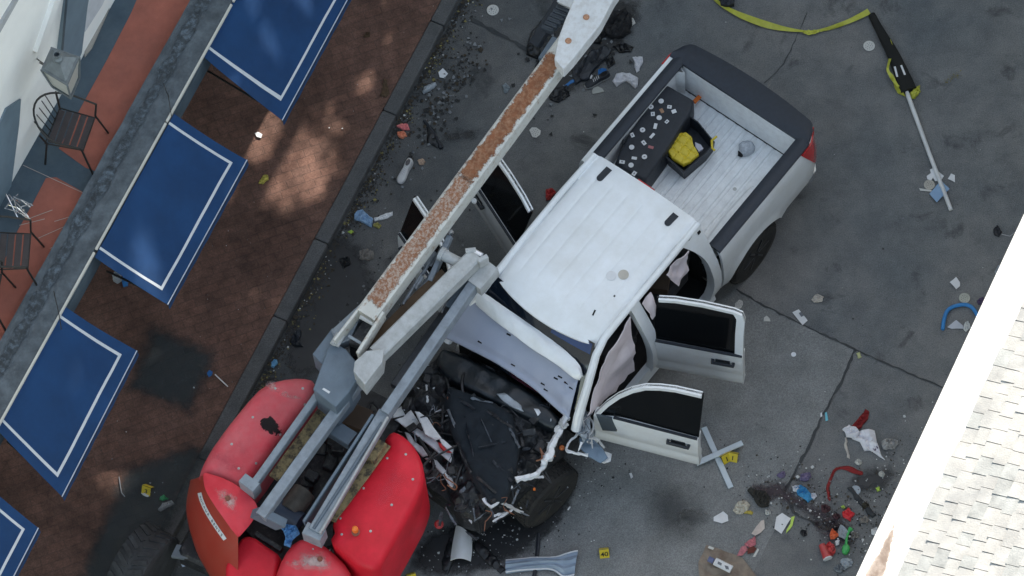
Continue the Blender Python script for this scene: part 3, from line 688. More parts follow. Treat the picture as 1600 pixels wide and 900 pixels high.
awning(((272, 178), (148, 402)), ((386, 250), (262, 476)), 'blue awning with white border, second from the top, above the brown bricks')
awning(((100, 478), (-8, 668)), ((214, 548), (97, 776)), 'blue awning with white border, third from the top, beside the dark paving patch')
awning(((-40, 740), (-170, 980)), ((60, 825), (-60, 1060)), 'blue awning corner with white border, lowest, in the bottom left corner')

# ================================================================== PICKUP TRUCK
TX, TY, YAW = 2.01796498, .543783517, 3.93868770
truck = root('pickup_truck', (TX, TY, 0), YAW, 'white crew cab pickup truck with crushed front, open doors and black bed rails', 'pickup truck')
TM = FR[truck]; TI = TM.inverted()
def L3(px, py, z): return TI @ at(px, py, z)
def tb(mb, name, m, smooth=False, parent=None, **k): return mb.build(name, m, parent or truck, smooth=smooth, world=False, **k)
def ip(x, X, Y): return float(np.interp(x, X, Y))
BZ = [.4, .52, .62, .8, 1.05, 1.15, 1.28, 1.5, 1.75, 1.88]; BY = [.92, .96, .985, 1.0, .995, .975, .945, .86, .755, .69]
def yb(z): return ip(z, BZ, BY)

# roof with pressed channels
def roofz(x, y):
    e = abs(y) / .72; z = 1.945 - .045 * e * e - .075 * max(0, e - .86) ** 1.4 / .14 ** 1.4 * 1.0
    if x > 2.0: z -= .085 * ((x - 2.0) / .5) ** 2
    if x < .80: z -= .012 * ((.80 - x) / .15) ** 2
    if .82 < x < 2.24 and e < .84:
        f = min(1, (x - .82) / .05, (2.24 - x) / .05)
        for yr in (-.50, -.30, -.10, .10, .30, .50):
            z -= .005 * f * math.exp(-((y - yr) / .013) ** 2)
    return z
ys = sorted(set([round(-.72 + .03 * i, 4) for i in range(49)] + [round(yr + d, 4) for yr in (-.50, -.30, -.10, .10, .30, .50) for d in (-.018, -.009, 0, .009, .018)]))
xs = [.62, .64, .70, .78, .82, .85, .88] + [.95 + .1 * i for i in range(13)] + [2.20, 2.23, 2.26, 2.32, 2.38, 2.44, 2.50]
V = []; F = []
for x in xs:
    for y in ys:
        front = 2.55 - .13 * (y / .7) ** 2; xx = x if x < 2.2 else 2.2 + (x - 2.2) / .30 * (front - 2.2)
        V.append((xx, y * (1 - .05 * max(0, (x - 1.7)) ** 1.5), roofz(x, y)))
ny = len(ys)
for i in range(len(xs) - 1):
    for j in range(ny - 1):
        a = i * ny + j; F.append((a, a + ny, a + ny + 1, a + 1))
k = len(V); V += [(a, b_, c - .03) for a, b_, c in V]; F += [tuple(k + q for q in reversed(f)) for f in F[:]]
edge = [i * ny for i in range(len(xs))], [i * ny + ny - 1 for i in range(len(xs))], list(range(ny)), list(range((len(xs) - 1) * ny, len(xs) * ny))
for E_ in edge:
    for a, b_ in zip(E_, E_[1:]): F.append((a, b_, k + b_, k + a))
m_ = MB(); m_.add(V, F); rf = tb(m_, 'roof', WHITE, True)
for a, c in (((952, 262), (934, 281)), ((914, 246), (906, 254)), ((1056, 334), (1040, 351)), ((1086, 351), (1074, 369))):
    A, C = L3(*a, 1.945), L3(*c, 1.945); wd = .075 if a[0] in (952, 1056) else .03
    A.z = roofz(A.x, A.y) + .004; C.z = roofz(C.x, C.y) + .004; d_ = (C - A).normalized(); sd_ = Vector((-d_.y, d_.x, 0)); O = []
    for k_ in range(9): q = math.pi * k_ / 8; O.append(C + sd_ * (wd / 2 * math.cos(q)) + d_ * (wd / 2 * math.sin(q)) - d_ * wd / 2)
    O += [A - sd_ * wd / 2, A + sd_ * wd / 2]; m_ = MB(); m_.prism([p + Vector((0, 0, .006)) for p in O], (0, 0, -.012)); m_.build('roof_slot_cover', BLACKP, rf, world=False)
for q in (((926, 492), (930, 484)), ((959, 463), (961, 461))):
    A, C = L3(*q[0], 1.93), L3(*q[1], 1.93); A.z = roofz(A.x, A.y) + .002; C.z = roofz(C.x, C.y) + .002; m_ = MB(); m_.beam(A, C, .018, .003); m_.build('paint_chip', BLACK, rf, world=False)
m_ = MB(); 
for (px_, py_, r_) in ((974, 428, .058),):
    c_ = L3(px_, py_, 1.95); c_.z = roofz(c_.x, c_.y) + .002; m_.lathe([(r_, 0), (r_, .004), (r_ * .92, .005)], c_, n=24)
o_ = m_.build('paper_disc', mat('tan_disc', (.50, .46, .40), .8), None, world=False); o_.matrix_world = TM; tag(o_, 'small tan paper disc lying on the white truck roof', 'paper disc')
m_ = MB(); c_ = L3(955, 430, 1.95); c_.z = roofz(c_.x, c_.y) + .001; m_.lathe([(.056, 0), (.056, .003), (.05, .004)], c_, n=24)
o_ = m_.build('paper_disc', PAPER, None, world=False); o_.matrix_world = TM; tag(o_, 'pale see-through plastic disc beside the tan disc on the truck roof', 'paper disc')
m_ = MB(); A, C = L3(995, 283, 1.9), L3(1021, 299, 1.9); m_.beam((.615, A.y, 1.895), (.615, C.y, 1.895), .03, .03); m_.build('brake_light', REDTAPE, rf, world=False)

# cab shell: pillars, quarter panels, sills, cowl, floor
def side_sheet(mb, xs_, zs_, s, th=.05, yo=0.0, mi=0):
    """curved body-side sheet: xs_ maps a (0..1) -> x at height z"""
    def fn(a, c):
        z = zs_[0] + (zs_[1] - zs_[0]) * c; x0, x1 = xs_(z); return Vector((x0 + (x1 - x0) * a, s * (yb(z) + yo), z))
    mb.slab(fn, 4, 18, (0, -s * th, 0), mi)
cab = None
m_ = MB()
for s in (1, -1):
    side_sheet(m_, lambda z: (.63, .76 + .20 * max(0, (z - 1.35) / .5) ** 1.6 + (.10 * max(0, (.9 - z) / .35) ** 1.5)), (.50, 1.89), s, .10)
    m_.slab(lambda a, c: Vector((1.72 + .14 * a, s * (yb(.5 + 1.38 * c) - .005), .5 + 1.38 * c)), 2, 16, (0, -s * .09, 0))
    m_.slab(lambda a, c: Vector((.70 + 2.2 * a, s * (.965 - .03 * c), .40 + .17 * c)), 8, 3, (0, -s * .16, 0))
    # roof rail running into the A pillar
    P = [(.64, s * .70, 1.885), (1.2, s * .71, 1.89), (1.9, s * .705, 1.875), (2.30, s * .70, 1.84), (2.48, s * .725, 1.76), (2.72, s * .79, 1.52), (2.98, s * .85, 1.24), (3.08, s * .88, 1.08)]
    m_.tube([Vector(p) for p in P], [.035, .037, .038, .042, .045, .048, .055, .055][:8], 10)
cab = tb(m_, 'cab_shell', WHITE, True)
m_ = MB()
m_.box((1.8, 0, .55), (2.3, 1.72, .06)); m_.box((.68, 0, 1.15), (.04, 1.5, 1.3)); m_.box((2.93, 0, .85), (.05, 1.7, .7)); m_.box((2.72, 0, 1.08), (.40, 1.6, .16), bev=.05)
tb(m_, 'cab_interior', BLACK)
m_ = MB(); m_.slab(lambda a, c: Vector((.655, -.62 + 1.24 * a, 1.3 + .5 * c)), 2, 2, (-.01, 0, 0)); tb(m_, 'rear_window', GLASSD)
SEATM = mat('dark_grey_upholstery', (.035, .035, .038), .85, var=.2, scale=9)
for (x, y, wd) in ((1.95, .42, .52), (1.95, -.42, .52), (1.02, 0, 1.36)):
    m_ = MB(); m_.box((x, y, .80), (.50, wd, .20), bev=.05); m_.box((x - .27, y, 1.12), (.16, wd * .95, .62), Matrix.Rotation(R(-12), 3, 'Y'), bev=.06)
    tb(m_, 'seat', SEATM)
m_ = MB(); m_.box((1.12, .50, .96), (.22, .24, .16), Matrix.Rotation(.5, 3, 'Z')); tb(m_, 'interior_box', mat('brown_box', (.10, .07, .05), .9))
m_ = MB(); m_.tube([(2.45 + .10 * math.cos(a) * .35, .42 + .19 * math.sin(a), 1.12 + .17 * math.cos(a)) for a in [i * math.pi / 10 for i in range(20)]], .014, 6, closed=True); tb(m_, 'steering_wheel', BLACKP)

# windshield
def wsf(a, c):
    x = 2.53 + (3.04 - 2.53) * a; y = (-1 + 2 * c) * ip(a, [0, 1], [.66, .84]); x += .12 * (1 - (2 * c - 1) ** 2) * (.3 + a * .7)
    return Vector((x - .12, y, 1.845 - .645 * a ** 1.05 + .015 * math.sin(math.pi * a)))
m_ = MB(); m_.slab(wsf, 12, 20, (0, 0, -.006)); ws = tb(m_, 'windshield', WSHIELD, True)
m_ = MB(); m_.slab(lambda a, c: wsf(.03 + .16 * a, .62 + .36 * c) + Vector((0, 0, .004)), 4, 8, (0, 0, -.002)); m_.build('glass_reflection', mat('painted_blue_reflection', (.015, .045, .14), .12), ws, world=False)  # blue reflection on the windshield, painted as a thin coloured sheet
m_ = MB(); P = wsf(.12, .60); m_.box(P + Vector((0, 0, .01)), (.03, .05, .015)); m_.build('glass_sticker', PAPER, ws, world=False)

# side curtain airbags hanging in the left door openings
def airbag(px, zt, zb_, seed, name='airbag'):
    O = px; mb = MB(); n = len(O)
    return mb
def hang(name, quad, m, nu=10, nv=14, amp=.02, seed=1, th=.012, parent=None):
    """cloth-like sheet between four truck-space corners"""
    A, B_, C_, D = [Vector(q) for q in quad]; nn = (B_ - A).cross(D - A).normalized()
    def fn(a, c):
        p = A.lerp(B_, a).lerp(D.lerp(C_, a), c); e = min(1, 5 * min(c + .15, 1 - a * .0))
        return p + nn * amp * (noise.noise(p * 4 + Vector((seed, 0, 0))) + .6 * noise.noise(p * 11 + Vector((seed, 5, 0)))) * e
    mb = MB(); mb.slab(fn, nu, nv, nn * th); return mb.build(name, m, parent or truck, smooth=True, world=False, angle=60)
hang('airbag', [(1.92, .76, 1.80), (2.30, .79, 1.72), (2.98, .90, 1.18), (2.12, .93, .98)], AIRBAG, amp=.05, seed=2)
hang('airbag', [(.92, .76, 1.78), (1.30, .76, 1.80), (1.20, .86, 1.45), (.98, .84, 1.46)], AIRBAG, amp=.07, seed=5)
hang('airbag', [(1.56, .76, 1.80), (1.72, .77, 1.80), (1.70, .88, 1.50), (1.62, .86, 1.52)], AIRBAG, amp=.04, seed=9)

# ---- bed
def ybed(z): return ip(z, [.48, .6, .8, 1.05, 1.25, 1.38, 1.42], [.95, .985, 1.005, 1.0, .985, .955, .93])
def bedbot(x):
    return max(.50, .40 + math.sqrt(max(0, .50 ** 2 - x * x))) if abs(x) < .50 else .50
m_ = MB()
for s in (1, -1):
    X = sorted(set([.595, .57] + [-.50, -.49, -.47, -.44, -.4, -.35, -.28, -.2, -.1, 0, .1, .2, .28, .35, .4, .44, .47, .49, .50] + [-.6, -.75, -.9, -1.0, -1.08, -1.14, -1.19, -1.225]))
    def fn(a, c, s=s):
        x = X[round(a * (len(X) - 1))]; z0 = bedbot(x) if x > -1.0 else .55; z = z0 + (1.41 - z0) * c; y = ybed(z)
        if x < -1.0: y -= .12 * ((-1.0 - x) / .225) ** 2.4
        if abs(x) < .56 and z < .98: y += .022 * max(0, 1 - abs(math.hypot(x, z - .40) - .50) / .09)
        return Vector((x, s * y, z))
    m_.slab(fn, len(X) - 1, 12, (0, -s * .035, 0))
bed = tb(m_, 'bed_side', WHITE, True)
def tgx(y, z=1.4): return -1.235 - .075 * (1 - (y / .88) ** 2) + (.09 * max(0, (abs(y) - .74) / .14) ** 2)
m_ = MB(); m_.slab(lambda a, c: Vector((tgx(-.86 + 1.72 * a) + .03 + .03 * (1 - c), -.86 + 1.72 * a, .58 + .82 * c)), 24, 6, (.05, 0, 0)); tb(m_, 'tailgate', WHITE, True)
m_ = MB(); m_.slab(lambda a, c: Vector((tgx((-.98 + 1.96 * a) * .9) - .07 * (1 - (2 * a - 1) ** 2) - .02 + .16 * c, -.96 + 1.92 * a, .58)), 20, 3, (0, 0, -.16)); tb(m_, 'rear_bumper', CHROME, True)
# black caps on rails and tailgate
m_ = MB()
for s in (1, -1):
    def rail(a, c, s=s):
        x = .60 - 1.72 * a; yo_ = (.955 if s > 0 else .89) - (0 if x > -1.0 else .05 * ((-1.0 - x) / .12) ** 2); yi = .80 if s > 0 else .755
        y = yi + (yo_ - yi) * c; return Vector((x, s * y, 1.425 + .022 * math.sin(math.pi * min(1, max(0, c)))))
    m_.slab(rail, 20, 6, (0, 0, -.035))
tb(m_, 'bed_rail_cap', NAVYP, True)
m_ = MB()
def tcap(a, c):
    y = -.935 + 1.87 * a; xi = -1.0; xo = tgx(y * .93) - .015 + (.10 * max(0, (abs(y) - .80) / .135) ** 2.2)
    return Vector((xi + (xo - xi) * c, y, 1.432 + .022 * math.sin(math.pi * c) - .004 * c))
m_.slab(tcap, 40, 8, (0, 0, -.04)); tb(m_, 'tailgate_cap', NAVYP, True)
m_ = MB(); m_.slab(lambda a, c: Vector((.60 - 1.70 * a, -(.885 + .06 * c) + (.03 * max(0, a - .9) / .1 * c), 1.415 - .02 * c * c)), 12, 3, (0, 0, -.03)); tb(m_, 'bed_shoulder', WHITE, True)
# bed interior
m_ = MB()
def floorf(a, c):
    x = .575 - 1.56 * a; y = -.79 + 1.58 * c; ph = (y / .132) % 1.0
    return Vector((x, y, .88 + (.012 if .14 < ph < .86 else 0)))
m_.slab(floorf, 2, 143, (0, 0, -.03)); flo = tb(m_, 'bed_floor', BEDM)
m_ = MB()
for s in (1, -1):
    m_.slab(lambda a, c: Vector((.575 - 1.56 * a, s * (.775 + .02 * c), .87 + .53 * c)), 6, 4, (0, s * .02, 0))
    # wheel housing
    m_.slab(lambda a, c: Vector((-.48 + .96 * a, s * (.60 + .18 * c), .885 + .10 * math.sin(math.pi * a) ** .5)), 14, 3, (0, 0, -.02))
    m_.slab(lambda a, c: Vector((-.48 + .96 * a, s * .60, .885 + .10 * math.sin(math.pi * a) ** .5 * c)), 14, 2, (0, s * .01, 0))
m_.slab(lambda a, c: Vector((.585, -.79 + 1.58 * a, .87 + .53 * c)), 4, 3, (.03, 0, 0))
m_.slab(lambda a, c: Vector((-.985 - .03 * c, -.775 + 1.55 * a, .885 + .525 * c)), 12, 6, (-.02, 0, 0))
m_.slab(lambda a, c: Vector((-.90 - .08 * a, -.775 + .09 * (1 - abs(2 * a - 1)), .885 + .50 * c)), 4, 3, (0, -.01, 0))
tb(m_, 'bed_liner', BEDM)
m_ = MB(); m_.beam((-.982, -.78, .892), (-.982, .78, .892), .012, .012); m_.beam((-1.0, -.765, .9), (-1.02, -.765, 1.40), .012, .014); tb(m_, 'tailgate_gap', BLACK)
m_ = MB()
for q in ((1103, 144), (1212, 218), (1148, 295), (1000, 360)):
    p = L3(*q, .90); m_.lathe([(.022, .0), (.022, .006), (.012, .007)], (p.x, p.y, .888), n=14)
m_.build('floor_bolt', STEELB, flo, world=False)
# tail lights
for s in (1, -1):
    m_ = MB()
    def tl(a, c, s=s):
        z = .94 + .44 * c; x = -1.245 + (.16 + .20 * c) * a; y = ybed(z) + .012 - .12 * max(0, (-1.0 - x) / .225) ** 2.4; return Vector((x, s * y, z))
    m_.slab(tl, 6, 5, (0, -s * .04, 0)); m_.slab(lambda a, c: Vector((-1.262 + .03 * a * 0, s * (.76 + .095 * a), .98 + .37 * c)), 2, 4, (.03, 0, 0))
    o_ = tb(m_, 'tail_light', TAILR, True)
# undercarriage
m_ = MB(); m_.box((1.2, .42, .50), (5.0, .12, .14)); m_.box((1.2, -.42, .50), (5.0, .12, .14)); m_.box((-.2, 0, .70), (1.7, 1.6, .12)); m_.tube([(0, -.8, .40), (0, .8, .40)], .06, 8)
m_.box((3.7, 0, .55), (1.5, 1.2, .35)); tb(m_, 'chassis', DARKM)
# wheels
def wheel(x, y, rz=0, rx=0, s=1):
    mb = MB(); M = Matrix.Rotation(rz, 3, 'Z') @ Matrix.Rotation(rx, 3, 'X') @ Matrix.Rotation(R(-90 * s), 3, 'X')
    prof = [(.23, -.13), (.30, -.14), (.375, -.135), (.398, -.10), (.405, -.04), (.405, .04), (.398, .10), (.375, .135), (.30, .14), (.23, .13)]
    mb.lathe(prof, (x, y, .405), M, 48)
    for k_ in range(44):
        a = k_ * 2 * math.pi / 44
        for dz in (-.085, -.028, .028, .085):
            c = Vector((.405 * math.cos(a + dz * 1.5), .405 * math.sin(a + dz * 1.5), dz)); mb.box(Vector((x, y, .405)) + M @ c, (.016, .036, .044), M @ Matrix.Rotation(a, 3, 'Z'))
    wh = mb.build('wheel', RUBBER, truck, world=False)
    mb = MB(); mb.lathe([(.235, .08), (.24, .125), (.22, .13), (.20, .09), (.06, .10), (.055, .125), (.0001, .125)], (x, y, .405), M, 32)
    for k_ in range(6):
        a = k_ * math.pi / 3; mb.beam(Vector((x, y, .405)) + M @ Vector((.05 * math.cos(a), .05 * math.sin(a), .118)), Vector((x, y, .405)) + M @ Vector((.225 * math.cos(a), .225 * math.sin(a), .122)), .045, .02)
    mb.build('rim', RIM, wh, world=False)
wheel(0, .86, s=1); wheel(0, -.86, s=-1); wheel(3.66, .86, R(-8), 0, 1); wheel(3.62, -.86, R(10), 0, -1)

# ---- doors
def door(hx, phi, L_, s, front, mir=False):
    h = Vector((hx, s * .955, 0)); d = Vector((-math.cos(phi), s * math.sin(phi), 0)); nI = Vector((-math.sin(phi), -s * math.cos(phi), 0))
    ZI = [.46, .52, .62, .72, .80, 1.05, 1.15, 1.20]; II = [.03, .012, .0, .018, -.012, -.008, .004, .012]
    def P(t, z, i=0.0): return h + d * t + nI * ((ip(z, ZI, II) if z <= 1.2 else .012 + (z - 1.2) * .37) + i) + Vector((0, 0, z))
    mb = MB(); zs = [.46, .50, .55, .60, .66, .70, .74, .80, .9, 1.0, 1.1, 1.15, 1.18, 1.20]
    def top(t): # belt drops a little towards the hinge on the front door
        return 1.0
    mb.slab(lambda a, c: P(L_ * (.0 + a) + 0, zs[round(c * 13)] - (.05 * math.exp(-((a * L_ - .05) / .16) ** 2) * c if front else 0)), 12, 13, nI * .11)
    dr = mb.build('door', WHITE, truck, smooth=True, world=False)
    if front: path = [(0.0, 1.14), (.04, 1.22), (.12, 1.36), (.24, 1.52), (.38, 1.65), (.52, 1.74), (.68, 1.79), (.85, 1.82), (L_ - .02, 1.83)]
    else: path = [(.02, 1.79), (.2, 1.82), (.5, 1.83), (L_ - .14, 1.81), (L_ - .05, 1.78), (L_ - .015, 1.70), (L_ - .015, 1.5), (L_ - .0, 1.2)]
    mb = MB()
    wth = .042
    def off(i, k):
        a = Vector(path[max(i - 1, 0)]); b_ = Vector(path[min(i + 1, len(path) - 1)]); t = (b_ - a).normalized(); n_ = Vector((t.y, -t.x)); p = Vector(path[i]) + n_ * k
        return p
    V_ = []
    for i in range(len(path)):
        kk = wth * (1.0 if front or i < 4 else 2.2)
        a = off(i, 0); b_ = off(i, kk); 
        for q, dep in ((a, 0), (b_, .008), (b_, .06), (a, .06)): V_.append(P(q.x, max(q.y, 1.19 if not front else q.y), dep))
    F_ = [(4 * i + j, 4 * i + (j + 1) % 4, 4 * i + 4 + (j + 1) % 4, 4 * i + 4 + j) for i in range(len(path) - 1) for j in range(4)] + [(3, 2, 1, 0), tuple(4 * (len(path) - 1) + j for j in range(4))]
    mb.add(V_, F_); mb.build('window_frame', WHITE, dr, smooth=True, world=False, angle=40)
    out = [P(t, z, .025) for t, z in path]
    if front: out += [P(L_, 1.83, .025), P(L_, 1.19, .025), P(.0, 1.13, .025)]
    else: out += [P(L_, 1.19, .025), P(.0, 1.19, .025), P(0, 1.79, .025)]
    mb = MB(); mb.prism(out, nI * .02); mb.build('window', GLASSD, dr, world=False)
    mb = MB(); mb.beam(P(.02 if not front else .22, 1.208, .0), P(L_ - .01, 1.208, .0), .03, .018, up=Vector((0, 0, 1))); mb.build('belt_trim', BLACKP, dr, world=False)
    mb = MB(); a = P(L_ - .34, 1.035, -.035); b_ = P(L_ - .09, 1.035, -.035); mb.beam(a, b_, .03, .045, bev=.01)
    for q in (L_ - .33, L_ - .10): mb.beam(P(q, 1.035, -.03), P(q, 1.035, .01), .03, .04)
    mb.slab(lambda a_, c_: P(L_ - .30 + .16 * a_, 1.0 + .07 * c_, -.003), 2, 2, nI * .002)
    mb.build('handle', BLACKP, dr, world=False)
    mb = MB(); mb.beam(P(.01, .52, .125), P(L_ - .01, .52, .125), .02, .08); mb.slab(lambda a_, c_: P(.03 + (L_ - .06) * a_, .55 + .6 * c_, .112), 2, 2, nI * .03); mb.build('inner_panel', SEATM, dr, world=False)
    if front:
        mb = MB(); mb.prism([P(.03, 1.19, -.012), P(.20, 1.20, -.012), P(.26, .95, -.02), P(.10, .88, -.02)], nI * .02); mb.build('mirror_mount', mat('slate_trim', (.06, .075, .09), .6), dr, world=False)
    return dr, P
dF, PF = door(2.86, 1.203, 1.163, 1, True); dR, PR = door(1.80, 1.131, .985, 1, False)
dRR, _ = door(1.80, R(68), 1.0, -1, False); dFR, _ = door(2.85, R(70), 1.2, -1, True)
# ---- crushed front
m_ = MB()
UPX = [(745, 463, 1.62), (792, 497, 1.62), (845, 532, 1.60), (905, 588, 1.55)]
LPX = [(688, 523, 1.22), (760, 558, 1.30), (830, 603, 1.28), (888, 656, 1.18)]
def bez(P, t):
    P = [Vector(p) for p in P]; n = len(P) - 1; x = t * n; i = min(int(x), n - 1); f = x - i
    p0, p1, p2, p3 = P[max(i - 1, 0)], P[i], P[i + 1], P[min(i + 2, n)]
    return .5 * ((2 * p1) + (p2 - p0) * f + (2 * p0 - 5 * p1 + 4 * p2 - p3) * f * f + (3 * p1 - p0 - 3 * p2 + p3) * f ** 3)
UW = [L3(*p) for p in UPX]; LW = [L3(*p) for p in LPX]
def hoodf(a, c):
    p = bez(LW, a).lerp(bez(UW, a), c); p.z += .03 * math.sin(math.pi * c) + .014 * noise.noise(p * 6) - .02 * math.exp(-((c - .12) / .05) ** 2) + .05 * math.exp(-((a - .93) / .06) ** 2) * (noise.noise(p * 14) + .2); return p
m_.slab(hoodf, 44, 22, (0, 0, -.03)); hood = tb(m_, 'hood_underside', LAV, True)
RIM_T = [L3(*p) for p in [(742, 450, 1.70), (760, 460, 1.72), (792, 482, 1.72), (835, 512, 1.70), (880, 545, 1.68), (905, 570, 1.64), (911, 588, 1.58)]]
RIM_B = [L3(*p) for p in [(744, 476, 1.62), (765, 494, 1.64), (792, 515, 1.65), (832, 545, 1.64), (868, 568, 1.62), (893, 588, 1.60), (906, 594, 1.56)]]
m_ = MB()
def ridge(a, c):
    p = bez(RIM_B, a).lerp(bez(RIM_T, a), c); p.z += .035 * math.sin(math.pi * c) * (1 + .9 * noise.noise(p * 7)) + .022 * abs(noise.noise(p * 15)); return p
m_.slab(ridge, 40, 8, (0, 0, -.02)); tb(m_, 'hood_skin', WHITE, True)
m_ = MB()
for q in ((827, 495), (752, 536), (800, 570), (848, 600), (852, 611), (868, 590), (884, 597), (875, 587), (895, 607), (793, 522)):
    p = None; best = 9
    for a in np.linspace(0, 1, 40):
        for c in np.linspace(0, 1, 20):
            h_ = hoodf(a, c); 
            t_ = L3(q[0], q[1], h_.z); dd = math.hypot(h_.x - t_.x, h_.y - t_.y)
            if dd < best: best = dd; p = h_
    ang = 0.0; m_.box(p + Vector((0, 0, .002)), (.018, .05, .008), Matrix.Rotation(R(8), 3, 'Z'))
m_.build('hood_slot', BLACK, hood, world=False)
# engine bay: dark crushed machinery
m_ = MB()
EB = px3([(694, 533), (780, 568), (840, 608), (885, 655), (872, 700), (835, 745), (790, 772), (745, 800), (712, 790), (690, 735), (655, 680), (618, 640), (645, 590)], 1.05)
EBl = [TI @ p for p in EB]
def eng(x, y, d): return .14 * noise.noise(Vector((x * 5, y * 5, 2))) + .06 * noise.noise(Vector((x * 14, y * 14, 5))) + .05 * abs(noise.noise(Vector((x * 3, y * 3, 8))))
dome(m_, [(p.x, p.y) for p in EBl], lambda x, y: .98 - .10 * max(0, x - 3.6), .45, .12, step=.045, fn=eng, smooth_it=1); eb = tb(m_, 'engine_bay', DARKM)
m_ = MB(); P = [TI @ p for p in px3([(700, 600), (735, 612), (775, 628), (800, 645), (812, 690), (806, 735), (790, 778), (765, 782), (742, 750), (722, 712), (705, 672), (692, 630)], 1.15)]
dome(m_, [(p.x, p.y) for p in P], 1.13, .95, .09, step=.05, fn=lambda x, y, d: .09 * (.4 - abs(noise.noise(Vector((x * 3, y * 3, 1))))) + .05 * (.4 - abs(noise.noise(Vector((x * 8, y * 8, 1))))), smooth_it=0); tb(m_, 'engine_cover', DARKCLOTH, True)
m_ = MB(); P = [TI @ p for p in px3([(690, 540), (770, 575), (845, 620), (878, 655), (868, 672), (800, 640), (740, 610), (700, 590), (680, 565)], 1.12)]
dome(m_, [(p.x, p.y) for p in P], 1.12, .95, .06, step=.05, fn=lambda x, y, d: .03 * noise.noise(Vector((x * 6, y * 6, 1))), smooth_it=2); tb(m_, 'cowl_panel', mat('black_cowl', (.010, .014, .018), .35, var=.4, scale=9, bump=.4, bscale=30), True)
rnd = random.Random(21)
def rp(x0, x1, y0, y1, z0, z1): return Vector((rnd.uniform(x0, x1), rnd.uniform(y0, y1), rnd.uniform(z0, z1)))
m_ = MB()
for k_ in range(24):
    a = rp(3.1, 4.5, -.85, .8, .98, 1.1); b_ = a + rp(-.35, .35, -.35, .35, -.12, .08); c_ = b_ + rp(-.25, .25, -.25, .25, -.15, .05); m_.tube([bez([a, b_, c_], t) for t in [i / 7 for i in range(8)]], rnd.choice([.008, .012, .018]), 6)
m_.build('hose', mat('black_hose', (.02, .02, .022), .4, var=.3), eb, smooth=True, world=False)
m_ = MB()
for k_ in range(26):
    a = rp(3.2, 4.5, -.9, .75, 1.02, 1.12); m_.box(a, (rnd.uniform(.04, .16), rnd.uniform(.03, .10), rnd.uniform(.03, .07)), Matrix.Rotation(rnd.uniform(0, 3), 3, 'Z') @ Matrix.Rotation(rnd.uniform(-.5, .5), 3, 'X'), bev=.008)
    m_.build('bracket', DARKM, eb, world=False); m_ = MB()
def shard(px, z, m, name='torn_panel', th=.012, amp=.02, parent=None, rad=.0, step=.035, seed=0, w=True):
    mb = MB(); P = px3(px, z); dome(mb, [(p.x, p.y) for p in P], z, lambda x, y: z - .5, rad or .012, step=step, fn=lambda x, y, d: amp * (noise.noise(Vector((x * 9 + seed, y * 9, 1))) + .5 * noise.noise(Vector((x * 22, y * 22 + seed, 1)))))
    # thin sheet instead of a solid block
    n = len(mb.v) // 2
    for i in range(n): mb.v[n + i] = mb.v[i] - Vector((0, 0, th))
    return mb.build(name, m, parent, smooth=True, angle=30)
shard([(612, 652), (618, 640), (627, 634), (633, 648), (642, 640), (652, 655), (662, 670), (690, 697), (709, 705), (704, 722), (672, 696), (640, 672)], 1.0, WHITE_D, parent=truck, seed=1)
shard([(648, 642), (655, 643), (668, 652), (677, 666), (690, 684), (680, 688), (664, 678), (656, 660)], 1.08, WHITE_D, parent=truck, seed=2)
shard([(632, 674), (640, 677), (648, 690), (660, 698), (672, 710), (660, 713), (648, 700), (638, 690)], .95, WHITE_D, parent=truck, seed=3)
shard([(663, 715), (679, 714), (694, 732), (706, 746), (711, 757), (705, 762), (692, 742), (678, 726)], .9, WHITE_D, parent=truck, seed=4)
shard([(684, 690), (692, 693), (701, 702), (706, 707), (694, 705), (687, 698)], 1.06, REDTAPE, name='red_marking', parent=truck, amp=.005)
shard([(685, 683), (693, 686), (709, 700), (707, 706), (698, 702), (690, 694)], 1.06, WHITE_D, parent=truck, seed=5)
shard([(733, 756), (737, 757), (740, 779), (736, 778)], .85, WHITE_D, parent=truck, seed=6)
shard([(725, 803), (730, 792), (741, 784), (740, 800), (737, 818)], .75, WHITE_D, parent=truck, seed=7)
shard([(744, 782), (748, 784), (748, 800), (741, 806)], .75, WHITE_D, parent=truck, seed=8)
m_ = MB()
def ctube(px, z, r, m, name, parent=truck, n=8, flatten=None):
    mb = MB(); P = px3(px, z); Q = [bez(P, t) for t in [i / (len(P) * 5) for i in range(len(P) * 5 + 1)]]; Q = [q + Vector((noise.noise(q * 17), noise.noise(q * 17 + Vector((5, 0, 0))), noise.noise(q * 17 + Vector((9, 0, 0))))) * r * .5 for q in Q]; rr = [r * (.62 + .9 * abs(noise.noise(q * 15))) for q in Q]; mb.tube(Q, rr, 5); return mb.build(name, m, parent, smooth=True, angle=25)
ctube([(886, 652), (876, 668), (870, 682), (858, 707), (851, 722)], 1.16, .050, WHITE_D, 'fender_edge')
ctube([(851, 724), (845, 733), (835, 741), (820, 747), (806, 750)], 1.10, .045, WHITE_D, 'fender_edge')
ctube([(800, 760), (788, 766), (782, 778), (769, 792), (755, 779)], 1.05, .026, WHITE_D, 'radiator_support')
ctube([(780, 783), (795, 790), (806, 797), (818, 801)], 1.0, .024, GREYL, 'radiator_support')
ctube([(882, 648), (877, 660), (880, 668), (888, 662)], 1.2, .022, GREYL, 'hinge_bracket')
ctube([(906, 660), (903, 676), (890, 690), (886, 703), (897, 708), (918, 711)], 1.0, .020, WHITE_D, 'fender_edge')
ctube([(921, 652), (928, 668), (920, 683), (935, 688), (944, 700)], 1.1, .016, GREYL, 'wiring')
shard([(903, 645), (915, 640), (922, 655), (923, 678), (912, 690), (902, 676), (899, 660)], 1.12, mat('crushed_metal', (.30, .34, .38), .45, var=.5, scale=22, bump=.6, bscale=40), name='crushed_corner', parent=truck, amp=.08, seed=12)
